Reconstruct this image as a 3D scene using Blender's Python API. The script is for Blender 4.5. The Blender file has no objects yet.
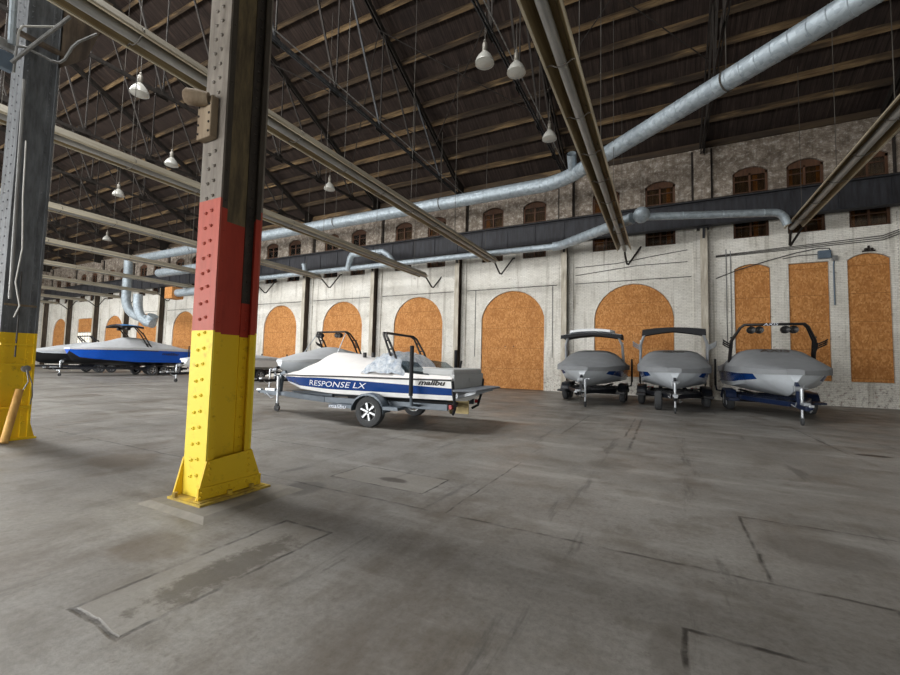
import bpy, bmesh, math, random
from math import sin, cos, pi, radians, sqrt, atan2, tan
from mathutils import Vector, Matrix
random.seed(7)
SC = bpy.context.scene
COL = SC.collection

# ------------------------------------------------------------------ mesh builder
class MB:
    def __init__(s):
        s.v = []; s.f = []; s.m = []; s.mi = 0
    def add(s, vs, fs, mi=None):
        b = len(s.v); s.v += [Vector(q) for q in vs]
        for f in fs:
            s.f.append([b + i for i in f]); s.m.append(s.mi if mi is None else mi)
        return s
    def box(s, x0, x1, y0, y1, z0, z1, mi=None):
        vs = [(x0,y0,z0),(x1,y0,z0),(x1,y1,z0),(x0,y1,z0),(x0,y0,z1),(x1,y0,z1),(x1,y1,z1),(x0,y1,z1)]
        return s.add(vs, [(0,3,2,1),(4,5,6,7),(0,1,5,4),(1,2,6,5),(2,3,7,6),(3,0,4,7)], mi)
    def beam(s, a, b, w, h, up=(0,0,1), mi=None):
        a = Vector(a); b = Vector(b); d = (b-a).normalized(); u = Vector(up)
        r = d.cross(u)
        if r.length < 1e-4: r = d.cross(Vector((1,0,0)))
        r.normalize(); u = r.cross(d).normalized()
        vs = []
        for p in (a, b):
            for (i, j) in ((-1,-1),(1,-1),(1,1),(-1,1)):
                vs.append(p + r*(i*w/2) + u*(j*h/2))
        return s.add(vs, [(0,1,2,3),(7,6,5,4),(0,4,5,1),(1,5,6,2),(2,6,7,3),(3,7,4,0)], mi)
    def cyl(s, a, b, r, r2=None, n=10, caps=True, mi=None):
        return s.tube([a, b], [r, r if r2 is None else r2], n, caps, mi)
    def tube(s, pts, r, n=8, caps=True, mi=None):
        pts = [Vector(p) for p in pts]
        rs = r if isinstance(r, (list, tuple)) else [r]*len(pts)
        rings = []; prev = None
        for i, p in enumerate(pts):
            if i == 0: d = pts[1]-p
            elif i == len(pts)-1: d = p-pts[i-1]
            else: d = (pts[i+1]-p).normalized() + (p-pts[i-1]).normalized()
            d.normalize()
            if prev is None:
                t = Vector((0,0,1)) if abs(d.z) < .9 else Vector((1,0,0))
                e = d.cross(t).normalized()
            else:
                e = (prev - d*prev.dot(d)).normalized()
            prev = e; g = d.cross(e)
            k = 1.0
            if 0 < i < len(pts)-1:
                c = (pts[i+1]-p).normalized().dot((p-pts[i-1]).normalized())
                k = 1/max(.6, sqrt(max(0,(1+c)/2)))
            rings.append([p + (e*cos(2*pi*j/n) + g*sin(2*pi*j/n))*rs[i]*(k if len(pts)<4 else 1) for j in range(n)])
        vs = [q for rg in rings for q in rg]; fs = []
        for i in range(len(pts)-1):
            for j in range(n):
                fs.append((i*n+j, i*n+(j+1)%n, (i+1)*n+(j+1)%n, (i+1)*n+j))
        if caps:
            fs.append(tuple(range(n-1,-1,-1))); fs.append(tuple((len(pts)-1)*n+j for j in range(n)))
        return s.add(vs, fs, mi)
    def lathe(s, prof, c=(0,0,0), ax=(0,0,1), n=16, mi=None, close=False):
        ax = Vector(ax).normalized(); c = Vector(c)
        t = Vector((0,0,1)) if abs(ax.z) < .9 else Vector((1,0,0))
        e = ax.cross(t).normalized(); g = ax.cross(e)
        vs = [c + ax*z + (e*cos(2*pi*j/n)+g*sin(2*pi*j/n))*r for (r, z) in prof for j in range(n)]
        fs = []; P = len(prof)
        for i in range(P-1 if not close else P):
            k = (i+1) % P
            for j in range(n):
                fs.append((i*n+j, i*n+(j+1)%n, k*n+(j+1)%n, k*n+j))
        return s.add(vs, fs, mi)
    def prism(s, poly, ext, mi=None):
        n = len(poly); poly = [Vector(p) for p in poly]; e = Vector(ext)
        vs = poly + [p+e for p in poly]
        fs = [tuple(range(n-1,-1,-1)), tuple(range(n,2*n))]
        fs += [(i,(i+1)%n,n+(i+1)%n,n+i) for i in range(n)]
        return s.add(vs, fs, mi)
    def dome(s, c, nrm, r, h, mi=None):
        return s.lathe([(r,0),(r*.8,h*.7),(r*.3,h)], c, nrm, 6, mi)
    def sphere(s, c, r, n=10, sc=(1,1,1), mi=None):
        vs = []; fs = []; c = Vector(c)
        for i in range(n//2+1):
            a = pi*i/(n//2)
            for j in range(n):
                b = 2*pi*j/n
                vs.append(c+Vector((sin(a)*cos(b)*r*sc[0], sin(a)*sin(b)*r*sc[1], cos(a)*r*sc[2])))
        for i in range(n//2):
            for j in range(n):
                fs.append((i*n+j,(i+1)*n+j,(i+1)*n+(j+1)%n,i*n+(j+1)%n))
        return s.add(vs, fs, mi)
    def grid(s, rows, mi=None, mif=None, closed=False):
        n = len(rows[0]); vs = [p for r in rows for p in r]; b = len(s.v); s.v += [Vector(q) for q in vs]
        for i in range(len(rows)-1):
            for j in range(n if closed else n-1):
                k = (j+1) % n
                s.f.append([b+i*n+j, b+i*n+k, b+(i+1)*n+k, b+(i+1)*n+j])
                s.m.append(mif(i,j) if mif else (s.mi if mi is None else mi))
        return s

def link(o):
    COL.objects.link(o); return o

def obj(name, mb, mats, parent=None, smooth=None, origin=None, bevel=0, recalc=True):
    """one mesh object; a top-level one gets its origin at its base"""
    if not isinstance(mats, (list, tuple)): mats = [mats]
    me = bpy.data.meshes.new(name)
    vs = [Vector(v) for v in mb.v]
    off = Vector((0,0,0))
    if parent is None:
        if origin is not None: off = Vector(origin)
        else:
            lo = Vector((min(v[i] for v in vs) for i in range(3))); hi = Vector((max(v[i] for v in vs) for i in range(3)))
            off = Vector(((lo.x+hi.x)/2, (lo.y+hi.y)/2, lo.z))
    elif origin is not None: off = Vector(origin)
    me.from_pydata([v-off for v in vs], [], mb.f)
    for m in mats: me.materials.append(m)
    for p, i in zip(me.polygons, mb.m): p.material_index = i
    if recalc:
        bm = bmesh.new(); bm.from_mesh(me); bmesh.ops.recalc_face_normals(bm, faces=bm.faces); bm.to_mesh(me); bm.free()
    if smooth:
        me.shade_smooth(); me.set_sharp_from_angle(angle=radians(smooth))
    o = link(bpy.data.objects.new(name, me))
    if parent is None: o.location = off
    else: o.parent = parent
    if bevel:
        b = o.modifiers.new('bevel', 'BEVEL'); b.width = bevel; b.segments = 2; b.limit_method = 'ANGLE'
    return o

def tag(o, label, cat, group=None, kind=None):
    o['label'] = label; o['category'] = cat
    if group: o['group'] = group
    if kind: o['kind'] = kind
    return o
def thing(name, label, cat, loc=(0,0,0), rz=0, group=None):
    o = link(bpy.data.objects.new(name, None)); o.location = loc; o.rotation_euler = (0,0,rz)
    o.empty_display_size = .2
    return tag(o, label, cat, group)
def struct(name, mb, mats, **k):
    o = obj(name, mb, mats, **k); o['kind'] = 'structure'; return o
def dup(root, loc, rz, label, group=None):
    r = root.copy(); link(r); r.location = loc; r.rotation_euler = (0,0,rz); r['label'] = label
    if group: r['group'] = group
    for ch in list(root.children):
        c = ch.copy(); link(c); c.parent = r
        for g in ch.children:
            d = g.copy(); link(d); d.parent = c
    return r

# ------------------------------------------------------------------ materials
def lin(c):
    c = c/255
    return c/12.92 if c <= .04045 else ((c+.055)/1.055)**2.4
def rgb(r, g, b): return (lin(r), lin(g), lin(b), 1)

class NT:
    def __init__(s, name):
        s.m = bpy.data.materials.new(name); s.m.use_nodes = True; s.t = s.m.node_tree
        s.b = s.t.nodes['Principled BSDF']
    def n(s, typ, **k):
        x = s.t.nodes.new(typ)
        for a, v in k.items(): setattr(x, a, v)
        return x
    def l(s, a, b): s.t.links.new(a, b)
    def val(s, sock, v):
        if hasattr(v, 'is_output') or hasattr(v, 'links'): s.l(v, sock)
        else: sock.default_value = v
    def math(s, op, a, b=0.0, c=None, clamp=False):
        x = s.n('ShaderNodeMath', operation=op); x.use_clamp = clamp
        s.val(x.inputs[0], a); s.val(x.inputs[1], b)
        if c is not None: s.val(x.inputs[2], c)
        return x.outputs[0]
    def coord(s, kind='Object'):
        return s.n('ShaderNodeTexCoord').outputs[kind]
    def pos(s): return s.n('ShaderNodeNewGeometry').outputs['Position']
    def sep(s, v):
        x = s.n('ShaderNodeSeparateXYZ'); s.l(v, x.inputs[0]); return x.outputs
    def comb(s, x, y, z=0.0):
        c = s.n('ShaderNodeCombineXYZ')
        for i, q in enumerate((x, y, z)): s.val(c.inputs[i], q)
        return c.outputs[0]
    def scale(s, v, sc):
        x = s.n('ShaderNodeMapping'); s.l(v, x.inputs['Vector']); x.inputs['Scale'].default_value = sc; return x.outputs[0]
    def noise(s, v, sc, det=4, rough=.6):
        x = s.n('ShaderNodeTexNoise'); s.l(v, x.inputs['Vector']); x.inputs['Scale'].default_value = sc
        x.inputs['Detail'].default_value = det; x.inputs['Roughness'].default_value = rough; return x.outputs['Fac']
    def ramp(s, f, stops, interp='LINEAR'):
        x = s.n('ShaderNodeValToRGB'); s.val(x.inputs[0], f); cr = x.color_ramp; cr.interpolation = interp
        while len(cr.elements) < len(stops): cr.elements.new(.5)
        for e, (p, c) in zip(cr.elements, stops):
            e.position = p; e.color = c if not isinstance(c, (int, float)) else (c,c,c,1)
        return x.outputs[0]
    def mix(s, f, a, b):
        x = s.n('ShaderNodeMix', data_type='RGBA'); s.val(x.inputs[0], f); s.val(x.inputs[6], a); s.val(x.inputs[7], b); return x.outputs[2]
    def maprange(s, v, a, b, c=0, d=1, smooth=False):
        x = s.n('ShaderNodeMapRange'); x.interpolation_type = 'SMOOTHSTEP' if smooth else 'LINEAR'
        s.val(x.inputs[0], v)
        for i, q in enumerate((a,b,c,d)): x.inputs[1+i].default_value = q
        return x.outputs[0]
    def bump(s, h, strength=.3, dist=.02):
        x = s.n('ShaderNodeBump'); x.inputs['Strength'].default_value = strength; x.inputs['Distance'].default_value = dist
        s.l(h, x.inputs['Height']); s.l(x.outputs[0], s.b.inputs['Normal'])
    def out(s, col, rough=.6, metal=0, spec=.5):
        s.val(s.b.inputs['Base Color'], col); s.val(s.b.inputs['Roughness'], rough)
        s.val(s.b.inputs['Metallic'], metal); s.b.inputs['Specular IOR Level'].default_value = spec
        return s.m

def plain(name, c, rough=.5, metal=0, var=.15, sc=6, spec=.5):
    k = NT(name); f = k.noise(k.coord(), sc, 4)
    a = tuple(q*(1-var) for q in c[:3])+(1,); b = tuple(min(1, q*(1+var)) for q in c[:3])+(1,)
    return k.out(k.ramp(f, [(.3, a), (.7, b)]), rough, metal, spec)

M = {}
M['white_gel'] = plain('white gelcoat', rgb(240,242,242), .25, 0, .04)
M['blue_gel'] = plain('navy gelcoat', rgb(22,62,128), .2, 0, .05)
M['bright_blue'] = plain('bright blue gelcoat', rgb(8,82,190), .25, 0, .05)
M['silver_gel'] = plain('silver grey gelcoat', rgb(206,214,222), .25, 0, .05)
M['black_gel'] = plain('black gelcoat', rgb(18,20,24), .3, 0, .1)
M['black'] = plain('black coated metal', rgb(22,22,24), .4, 0, .1)
M['rubber'] = plain('tire rubber', rgb(62,64,66), .85, 0, .12, 20)
M['alloy'] = plain('machined alloy', rgb(190,194,198), .3, .7, .05)
M['trailer'] = plain('blue grey trailer paint', rgb(84,94,104), .4, .2, .1)
M['trailer_black'] = plain('black trailer paint', rgb(24,27,34), .4, .1, .1)
M['trailer_blue'] = plain('navy trailer paint', rgb(22,36,66), .35, .1, .1)
M['zinc'] = plain('zinc plated steel', rgb(190,196,202), .35, .6, .08)
M['cover_white'] = plain('white boat cover canvas', rgb(226,224,222), .8, 0, .05, 3)
M['cover_grey_lit'] = plain('lit copy of grey boat cover canvas', rgb(184,188,192), .85, 0, .06, 3)  # lit copy of the grey canvas, for boats in stronger light
M['cover_grey_dim'] = plain('grey boat cover canvas', rgb(132,136,140), .85, 0, .07, 3)  # same canvas, darkened for the dimmer light at the right
M['cover_dark'] = plain('charcoal canvas', rgb(96,100,106), .85, 0, .07, 3)
M['vinyl'] = plain('grey vinyl', rgb(176,179,180), .5, 0, .06, 3)
M['bimini_black'] = plain('black bimini canvas', rgb(24,26,30), .8, 0, .1)
M['bimini_white'] = plain('white bimini canvas', rgb(226,230,234), .7, 0, .05)
M['bimini_blue'] = plain('blue bimini canvas', rgb(70,130,190), .7, 0, .1)
M['letter_white'] = plain('white lettering', rgb(225,232,245), .4, 0, .02)
M['letter_black'] = plain('black lettering', rgb(14,14,16), .4, 0, .02)
M['red_lens'] = plain('red lens', rgb(170,40,45), .25, 0, .05)
M['teak'] = plain('grey platform pad', rgb(120,126,134), .6, 0, .1)
M['brass'] = plain('bronze prop', rgb(150,135,95), .45, .5, .2)
def glassy(name, tint, fac=.25, rough=.05):
    k = NT(name); t = k.t
    tr = k.n('ShaderNodeBsdfTransparent'); tr.inputs[0].default_value = tint
    gl = k.n('ShaderNodeBsdfGlossy'); gl.inputs[1].default_value = rough
    fr = k.n('ShaderNodeFresnel'); fr.inputs[0].default_value = 1.5
    mx = k.n('ShaderNodeMixShader'); f = k.math('ADD', fr.outputs[0], fac-.04, clamp=True)
    k.l(f, mx.inputs[0]); k.l(tr.outputs[0], mx.inputs[1]); k.l(gl.outputs[0], mx.inputs[2])
    k.l(mx.outputs[0], t.nodes['Material Output'].inputs[0]); return k.m
M['windshield'] = glassy('smoked windshield', (.55,.6,.62,1), .1)
k = NT('daylit glass'); k.b.inputs['Emission Color'].default_value = (1,.97,.85,1); k.b.inputs['Emission Strength'].default_value = .75; M['daylit'] = k.out((.6,.6,.55,1), .3)
M['pane'] = glassy('dusty window pane', (.8,.78,.72,1), .12, .08)
def m_plastic():
    k = NT('wrinkled plastic film'); c = k.coord()
    h = k.noise(c, 9, 6, .7); k.bump(h, 1, .12)
    col = k.ramp(h, [(.35, rgb(170,186,205)), (.55, rgb(222,230,238)), (.7, rgb(245,248,250))])
    return k.out(col, .2)
M['plastic'] = m_plastic()

def m_floor():
    k = NT('worn concrete floor'); P = k.pos(); x, y, z = k.sep(P)
    big = k.noise(P, .35, 6, .62); mid = k.noise(P, 1.7, 6, .65); fine = k.noise(P, 22, 6, .8); grit = k.noise(P, 70, 3, .8)
    base = k.ramp(big, [(.3, rgb(112,109,104)), (.5, rgb(134,131,126)), (.72, rgb(152,150,145))])
    base = k.mix(k.math('MULTIPLY', k.maprange(mid, .46, .7, 0, 1, True), .6), base, rgb(94,87,76))
    base = k.mix(k.math('MULTIPLY', k.maprange(fine, .4, .72), .5), base, rgb(70,68,64))
    base = k.mix(k.math('MULTIPLY', k.maprange(grit, .58, .7), .35), base, rgb(62,58,54))
    base = k.mix(k.math('MULTIPLY', k.maprange(k.noise(P, 9, 5, .75), .57, .66), .4), base, rgb(92,86,78))
    # brown dirt drifts and pale scuffed places
    d = k.noise(k.scale(P, (.55,.22,1)), 1.0, 7, .7)
    base = k.mix(k.math('MULTIPLY', k.maprange(d, .5, .66, 0, 1, True), .6), base, rgb(84,74,62))
    w = k.noise(k.scale(P, (.25,.9,1)), 1.3, 7, .7)
    base = k.mix(k.math('MULTIPLY', k.maprange(w, .5, .68, 0, 1, True), .45), base, rgb(166,165,161))
    # tyre tracks along Y
    tw = k.math('ADD', x, k.math('MULTIPLY', k.math('SUBTRACT', k.noise(P, .3, 2), .5), 2.2))
    tm = k.math('SINE', k.math('MULTIPLY', tw, 5.0))
    tn = k.noise(k.scale(P, (3,.25,1)), 1.6, 5, .75)
    tr = k.math('MULTIPLY', k.maprange(tm, .75, .95, 0, 1, True), k.maprange(tn, .5, .66, 0, 1, True))
    base = k.mix(k.math('MULTIPLY', tr, .5), base, rgb(56,54,52))
    # jittered coords for joints
    jx = k.math('ADD', x, k.math('MULTIPLY', k.math('SUBTRACT', k.noise(P, 3, 5), .5), .07))
    jy = k.math('ADD', y, k.math('MULTIPLY', k.math('SUBTRACT', k.noise(k.scale(P, (1,1,3)), 3.3, 5), .5), .07))
    br = k.noise(P, 5, 4)
    def boxd(x0,x1,y0,y1):
        ax = k.math('SUBTRACT', k.math('ABSOLUTE', k.math('SUBTRACT', jx, (x0+x1)/2)), (x1-x0)/2)
        ay = k.math('SUBTRACT', k.math('ABSOLUTE', k.math('SUBTRACT', jy, (y0+y1)/2)), (y1-y0)/2)
        return k.math('MAXIMUM', ax, ay)
    def seg(x0,x1,y0,y1,w): return k.maprange(boxd(x0,x1,y0,y1), 0, w, 1, 0)
    def outl(x0,x1,y0,y1,w): return k.maprange(k.math('ABSOLUTE', boxd(x0,x1,y0,y1)), w*.35, w, 1, 0)
    L = [seg(-60,9,3.72,3.725,.022), seg(.67,.675,3.75,5.2,.02), seg(.67,9,5.2,5.205,.02), seg(1.3,1.305,2.6,3.72,.022),
         seg(-1.95,-1.945,3.72,6.2,.014), seg(-60,9,11.4,11.405,.014), seg(-2.0,-1.99,9.2,13,.03), seg(-.58,-.56,8.2,13.2,.03),
         seg(-.75,-.735,9.5,13.2,.02), seg(2.95,2.96,10.4,14,.025), seg(-8,-4.6,5.35,5.36,.02), seg(-30,-10,7.6,7.61,.02),
         seg(-7.2,-7.19,3.72,9,.015), seg(-13.2,-13.19,3.7,12,.015),
         outl(-3.12,-2.58,1.24,2.81,.022), outl(.1,.72,1.6,2.84,.022), outl(-3.82,-2.45,4.13,4.78,.018)]
    J = L[0]
    for q in L[1:]: J = k.math('MAXIMUM', J, q)
    J = k.math('MULTIPLY', J, k.maprange(br, .38, .6, .12, 1))
    # patches are another pour
    inn = k.math('MAXIMUM', k.maprange(boxd(-3.12,-2.58,1.24,2.81), -.02, 0, 1, 0), k.maprange(boxd(-3.82,-2.45,4.13,4.78), -.02, 0, 1, 0))
    base = k.mix(k.math('MULTIPLY', inn, .35), base, rgb(142,138,130))
    sx = k.math('DIVIDE', k.math('SUBTRACT', x, -2.76), .17); sy = k.math('DIVIDE', k.math('SUBTRACT', y, 2.02), .62)
    sd = k.math('SQRT', k.math('ADD', k.math('POWER', sx, 2.0), k.math('POWER', sy, 2.0)))
    sm = k.maprange(k.math('ADD', sd, k.math('MULTIPLY', k.math('SUBTRACT', k.noise(P, 6, 8, .78), .5), 3.2)), .7, 1.1, 1, 0)
    base = k.mix(k.math('MULTIPLY', sm, .7), base, rgb(72,66,57))
    def spot(cx, cy, rx, ry, amt, col, b):
        ex = k.math('DIVIDE', k.math('SUBTRACT', x, cx), rx); ey = k.math('DIVIDE', k.math('SUBTRACT', y, cy), ry)
        dd = k.math('SQRT', k.math('ADD', k.math('POWER', ex, 2.0), k.math('POWER', ey, 2.0)))
        q = k.maprange(k.math('ADD', dd, k.math('MULTIPLY', k.math('SUBTRACT', mid, .5), 1.3)), .6, 1.0, 1, 0, True)
        return k.mix(k.math('MULTIPLY', q, amt), b, col)
    base = spot(3.35,10.2,.3,.14,.9, rgb(20,18,18), base)
    base = spot(-3.05,4.42,.22,.1,.7, rgb(50,42,36), base)
    base = spot(.02,2.6,.12,.3,.3, rgb(64,56,46), base)
    base = spot(-3.6,1.9,.35,.3,.45, rgb(86,72,52), base)
    base = spot(1.2,4.6,.5,.4,.3, rgb(58,52,44), base)
    base = spot(-6.9,3.2,.6,.5,.4, rgb(90,74,52), base)
    base = spot(-.75,6.8,.4,.35,.4, rgb(74,68,58), base)
    base = spot(-3.74,3.62,.3,.3,.5, rgb(48,44,40), base)
    base = k.mix(k.math('MULTIPLY', J, .8), base, rgb(34,31,28))
    h = k.math('SUBTRACT', k.math('ADD', fine, k.math('MULTIPLY', mid, 1.2)), k.math('MULTIPLY', J, 2.5))
    k.bump(h, .35, .006)
    ro = k.maprange(k.noise(P, .8, 5), .3, .7, .38, .68)
    return k.out(base, ro, 0, .45)
M['floor'] = m_floor()

def m_wall(along='x'):
    k = NT('old painted brick ' + along); P = k.pos(); x, y, z = k.sep(P)
    u = x if along == 'x' else y
    v = k.comb(u, z, 0.0)
    b = k.n('ShaderNodeTexBrick'); k.l(v, b.inputs['Vector']); b.inputs['Scale'].default_value = 1
    b.inputs['Brick Width'].default_value = .23; b.inputs['Row Height'].default_value = .078; b.inputs['Mortar Size'].default_value = .009
    b.inputs['Color1'].default_value = (1,1,1,1); b.inputs['Color2'].default_value = (.86,.86,.86,1); b.inputs['Mortar'].default_value = (.62,.62,.62,1)
    n1 = k.noise(v, .55, 7, .65); n2 = k.noise(v, 2.6, 6, .7); n3 = k.noise(k.scale(v, (2.4,.16,1)), 1.0, 5, .65)
    paint = k.ramp(n1, [(.3, rgb(208,205,196)), (.5, rgb(230,228,220)), (.7, rgb(240,239,233))])
    paint = k.mix(k.math('MULTIPLY', k.maprange(n3, .52, .68, 0, 1, True), .55), paint, rgb(146,139,126))
    paint = k.mix(k.math('MULTIPLY', k.maprange(k.noise(v, 4.5, 7, .8), .54, .66), .45), paint, rgb(150,145,136))
    paint = k.mix(k.maprange(n2, .62, .72), paint, rgb(158,152,140))
    # upper storey: bare sooty brick with patches of old whitewash
    n4 = k.noise(v, .3, 6, .7)
    up = k.ramp(n2, [(.3, rgb(92,80,70)), (.46, rgb(134,123,111)), (.56, rgb(158,148,136)), (.72, rgb(190,183,173))])
    up = k.mix(k.math('MULTIPLY', k.maprange(k.noise(v, 7, 6, .8), .5, .62), .5), up, rgb(110,99,89))
    up = k.mix(k.math('MULTIPLY', k.maprange(k.noise(v, 5.2, 6, .8), .54, .64), .7), up, rgb(206,202,196))
    up = k.mix(k.maprange(n4, .54, .66, 0, .6, True), up, rgb(92,80,70))
    up = k.mix(k.math('MULTIPLY', k.maprange(n3, .54, .68, 0, 1, True), .5), up, rgb(72,63,54))
    zz = k.math('ADD', z, k.math('MULTIPLY', k.math('SUBTRACT', n1, .5), 1.2))
    um = k.maprange(zz, 8.4, 9.2, 0, 1)
    col = k.mix(um, paint, up)
    # flaking paint over brick near the floor
    fl = k.math('MULTIPLY', k.maprange(k.math('ADD', z, k.math('MULTIPLY', n1, 1.5)), .9, 2.6, 1, 0, True), k.maprange(k.noise(v, 7, 5, .75), .52, .62))
    col = k.mix(k.math('MULTIPLY', fl, .75), col, k.ramp(n2, [(.4, rgb(86,74,74)), (.6, rgb(140,104,90))]))
    sp = k.maprange(k.noise(v, 9, 3, .8), .66, .7)
    col = k.mix(k.math('MULTIPLY', sp, .6), col, rgb(92,84,76))
    mx = k.n('ShaderNodeMix', data_type='RGBA', blend_type='MULTIPLY'); mx.inputs[0].default_value = .75
    k.l(col, mx.inputs[6]); k.l(b.outputs['Color'], mx.inputs[7])
    k.bump(k.math('ADD', b.outputs['Fac'], k.math('MULTIPLY', n2, -.6)), -.5, .012)
    return k.out(mx.outputs[2], .85, 0, .3)
M['wall'] = m_wall('x'); M['wall_y'] = m_wall('y')

def m_osb():
    k = NT('weathered strand board'); P = k.pos(); oi = k.n('ShaderNodeObjectInfo').outputs['Random']
    x, y, z = k.sep(P); v = k.comb(k.math('ADD', x, k.math('MULTIPLY', oi, 37)), k.math('MULTIPLY', y, 1.0), z)
    vo = k.n('ShaderNodeTexVoronoi'); vo.inputs['Scale'].default_value = 21
    k.l(k.scale(v, (1,1,.55)), vo.inputs['Vector'])
    c = k.sep(vo.outputs['Color'])[0]
    n = k.noise(v, 1.6, 5)
    col = k.ramp(c, [(0, rgb(166,112,60)), (.35, rgb(184,126,70)), (.7, rgb(196,138,80)), (1, rgb(208,154,98))])
    col = k.mix(k.math('MULTIPLY', k.maprange(n, .45, .7, 0, 1, True), .5), col, rgb(150,92,44))
    # sheet seams each 2.44 x 1.22 m
    s1 = k.math('ABSOLUTE', k.math('SUBTRACT', k.math('FRACT', k.math('DIVIDE', z, 1.22)), .5))
    col = k.mix(k.math('MULTIPLY', k.maprange(s1, .488, .494), .5), col, rgb(88,52,26))
    return k.out(col, .75, 0, .3)
M['osb'] = m_osb()

def m_steel(name, base, dark, rough=.6, stretch=(3,3,.4), var=.5):
    k = NT(name); P = k.coord(); a = k.noise(k.scale(P, stretch), 2, 6, .65); b = k.noise(P, 7, 5, .7)
    col = k.ramp(a, [(.35, dark), (.65, base)])
    col = k.mix(k.math('MULTIPLY', k.maprange(b, .55, .75), var), col, dark)
    return k.out(col, rough, .15, .4)
M['girder'] = m_steel('dark girder paint', rgb(58,60,66), rgb(40,40,44), .6)
M['rust_dark'] = m_steel('dark rusty truss steel', rgb(52,47,43), rgb(32,28,25), .8)
M['truss_grey'] = m_steel('grey truss steel', rgb(72,75,79), rgb(46,45,44), .65)
M['wall_steel'] = m_steel('cream painted steel', rgb(206,202,190), rgb(158,148,132), .7)
M['wall_steel_dark'] = m_steel('grimy brown steel', rgb(112,98,82), rgb(66,56,48), .75)
M['column_web_shaded'] = m_steel('shaded column web', rgb(96,84,72), rgb(56,48,42), .75)  # shadows on the column side put into this dark tone
M['post_grey'] = m_steel('blue grey column steel', rgb(86,90,94), rgb(56,58,60), .5, (2,2,.6), .3)
M['conduit'] = m_steel('grey conduit', rgb(150,152,152), rgb(104,104,102), .45)
M['cable'] = plain('dark cable', rgb(64,62,60), .7)
M['white_cable'] = plain('pale cable', rgb(196,196,192), .6)
M['rod'] = m_steel('hanger rod', rgb(94,91,85), rgb(64,60,55), .7)
M['box_blue'] = plain('blue grey box paint', rgb(92,108,124), .45)
M['lamp_metal'] = plain('cast lamp housing', rgb(120,116,108), .45, .4, .2)
M['lamp_glass'] = plain('frosted lamp glass', rgb(170,170,164), .2, 0, .08, 30)
M['wood_post'] = m_steel('scuffed timber', rgb(220,180,106), rgb(172,126,64), .7)
M['window_wood'] = m_steel('brown window wood', rgb(98,68,48), rgb(62,41,30), .7)
M['board_brown'] = m_steel('old window boarding', rgb(128,100,72), rgb(74,56,42), .8)
M['board_orange'] = m_steel('orange window boarding', rgb(196,130,60), rgb(130,80,38), .8)
M['plinth'] = plain('plinth concrete', rgb(128,124,116), .85, 0, .2, 5)
M['dust'] = m_steel('rust stained plate', rgb(138,124,104), rgb(100,84,66), .8)

def m_paint_bands(name, zy, zr, grey, greyd, yel=rgb(222,186,28), red=rgb(160,54,38), redtop=None):
    """yellow / red / bare steel safety bands by height, with scuffs"""
    k = NT(name); P = k.pos(); z = k.sep(P)[2]
    n = k.noise(P, 6, 5, .7); n2 = k.noise(k.scale(P, (4,4,.7)), 3, 5, .65); f = k.noise(P, 38, 3, .7)
    y = k.mix(k.math('MULTIPLY', k.maprange(n, .58, .72), .6), yel, rgb(150,122,26))
    y = k.mix(k.maprange(f, .7, .76), y, rgb(90,72,30))
    r = k.mix(k.math('MULTIPLY', k.maprange(n2, .45, .7), .5), red, tuple(q*.6 for q in red[:3])+(1,))
    g = k.ramp(n2, [(.35, greyd), (.62, grey)])
    col = k.mix(k.math('GREATER_THAN', z, zy), y, r)
    col = k.mix(k.math('GREATER_THAN', z, zr), col, g)
    return k.out(col, .55, 0, .4)
M['col_flange_lit'] = m_paint_bands('lit column flange paint', 1.78, 3.2, rgb(120,114,106), rgb(92,86,78), rgb(232,208,64), rgb(168,80,66))  # paler yellow, red and grey: bright light on this face put into the colour
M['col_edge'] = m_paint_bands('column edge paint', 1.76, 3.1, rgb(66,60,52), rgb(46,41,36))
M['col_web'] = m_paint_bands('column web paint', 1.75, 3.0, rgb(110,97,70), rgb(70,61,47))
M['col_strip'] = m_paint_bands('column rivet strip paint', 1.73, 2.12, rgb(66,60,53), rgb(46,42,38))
M['base_paint'] = m_steel('scuffed yellow base plate', rgb(206,178,60), rgb(142,122,74), .7)
M['post_paint'] = m_paint_bands('left column paint', 1.84, 1.84, rgb(104,108,112), rgb(74,77,80), rgb(226,190,20))
def m_galv():
    k = NT('galvanised spiral duct'); P = k.coord(); v = k.n('ShaderNodeTexVoronoi'); v.inputs['Scale'].default_value = 9; k.l(P, v.inputs['Vector'])
    c = k.sep(v.outputs['Color'])[0]; n = k.noise(P, 1.1, 5)
    col = k.ramp(c, [(0, rgb(150,162,171)), (1, rgb(180,192,200))])
    col = k.mix(k.math('MULTIPLY', k.maprange(n, .5, .75), .4), col, rgb(128,138,146))
    return k.out(col, .5, .45, .4)
M['galv'] = m_galv()
M['reflector'] = m_steel('aluminium with brown reflection', rgb(150,134,100), rgb(112,94,64), .45, (4,.3,4), .3)  # polished aluminium; its brown reflection is put into the colour
M['reflector_back'] = m_steel('dull aluminium casing', rgb(156,150,134), rgb(124,117,102), .5, (4,.3,4), .3)
M['reflector_lip'] = m_steel('aluminium lip', rgb(198,190,168), rgb(156,146,124), .5, (4,.3,4), .2)
M['heater_tube'] = m_steel('heat stained tube', rgb(168,168,164), rgb(128,128,126), .5, (4,.3,4), .3)
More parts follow.
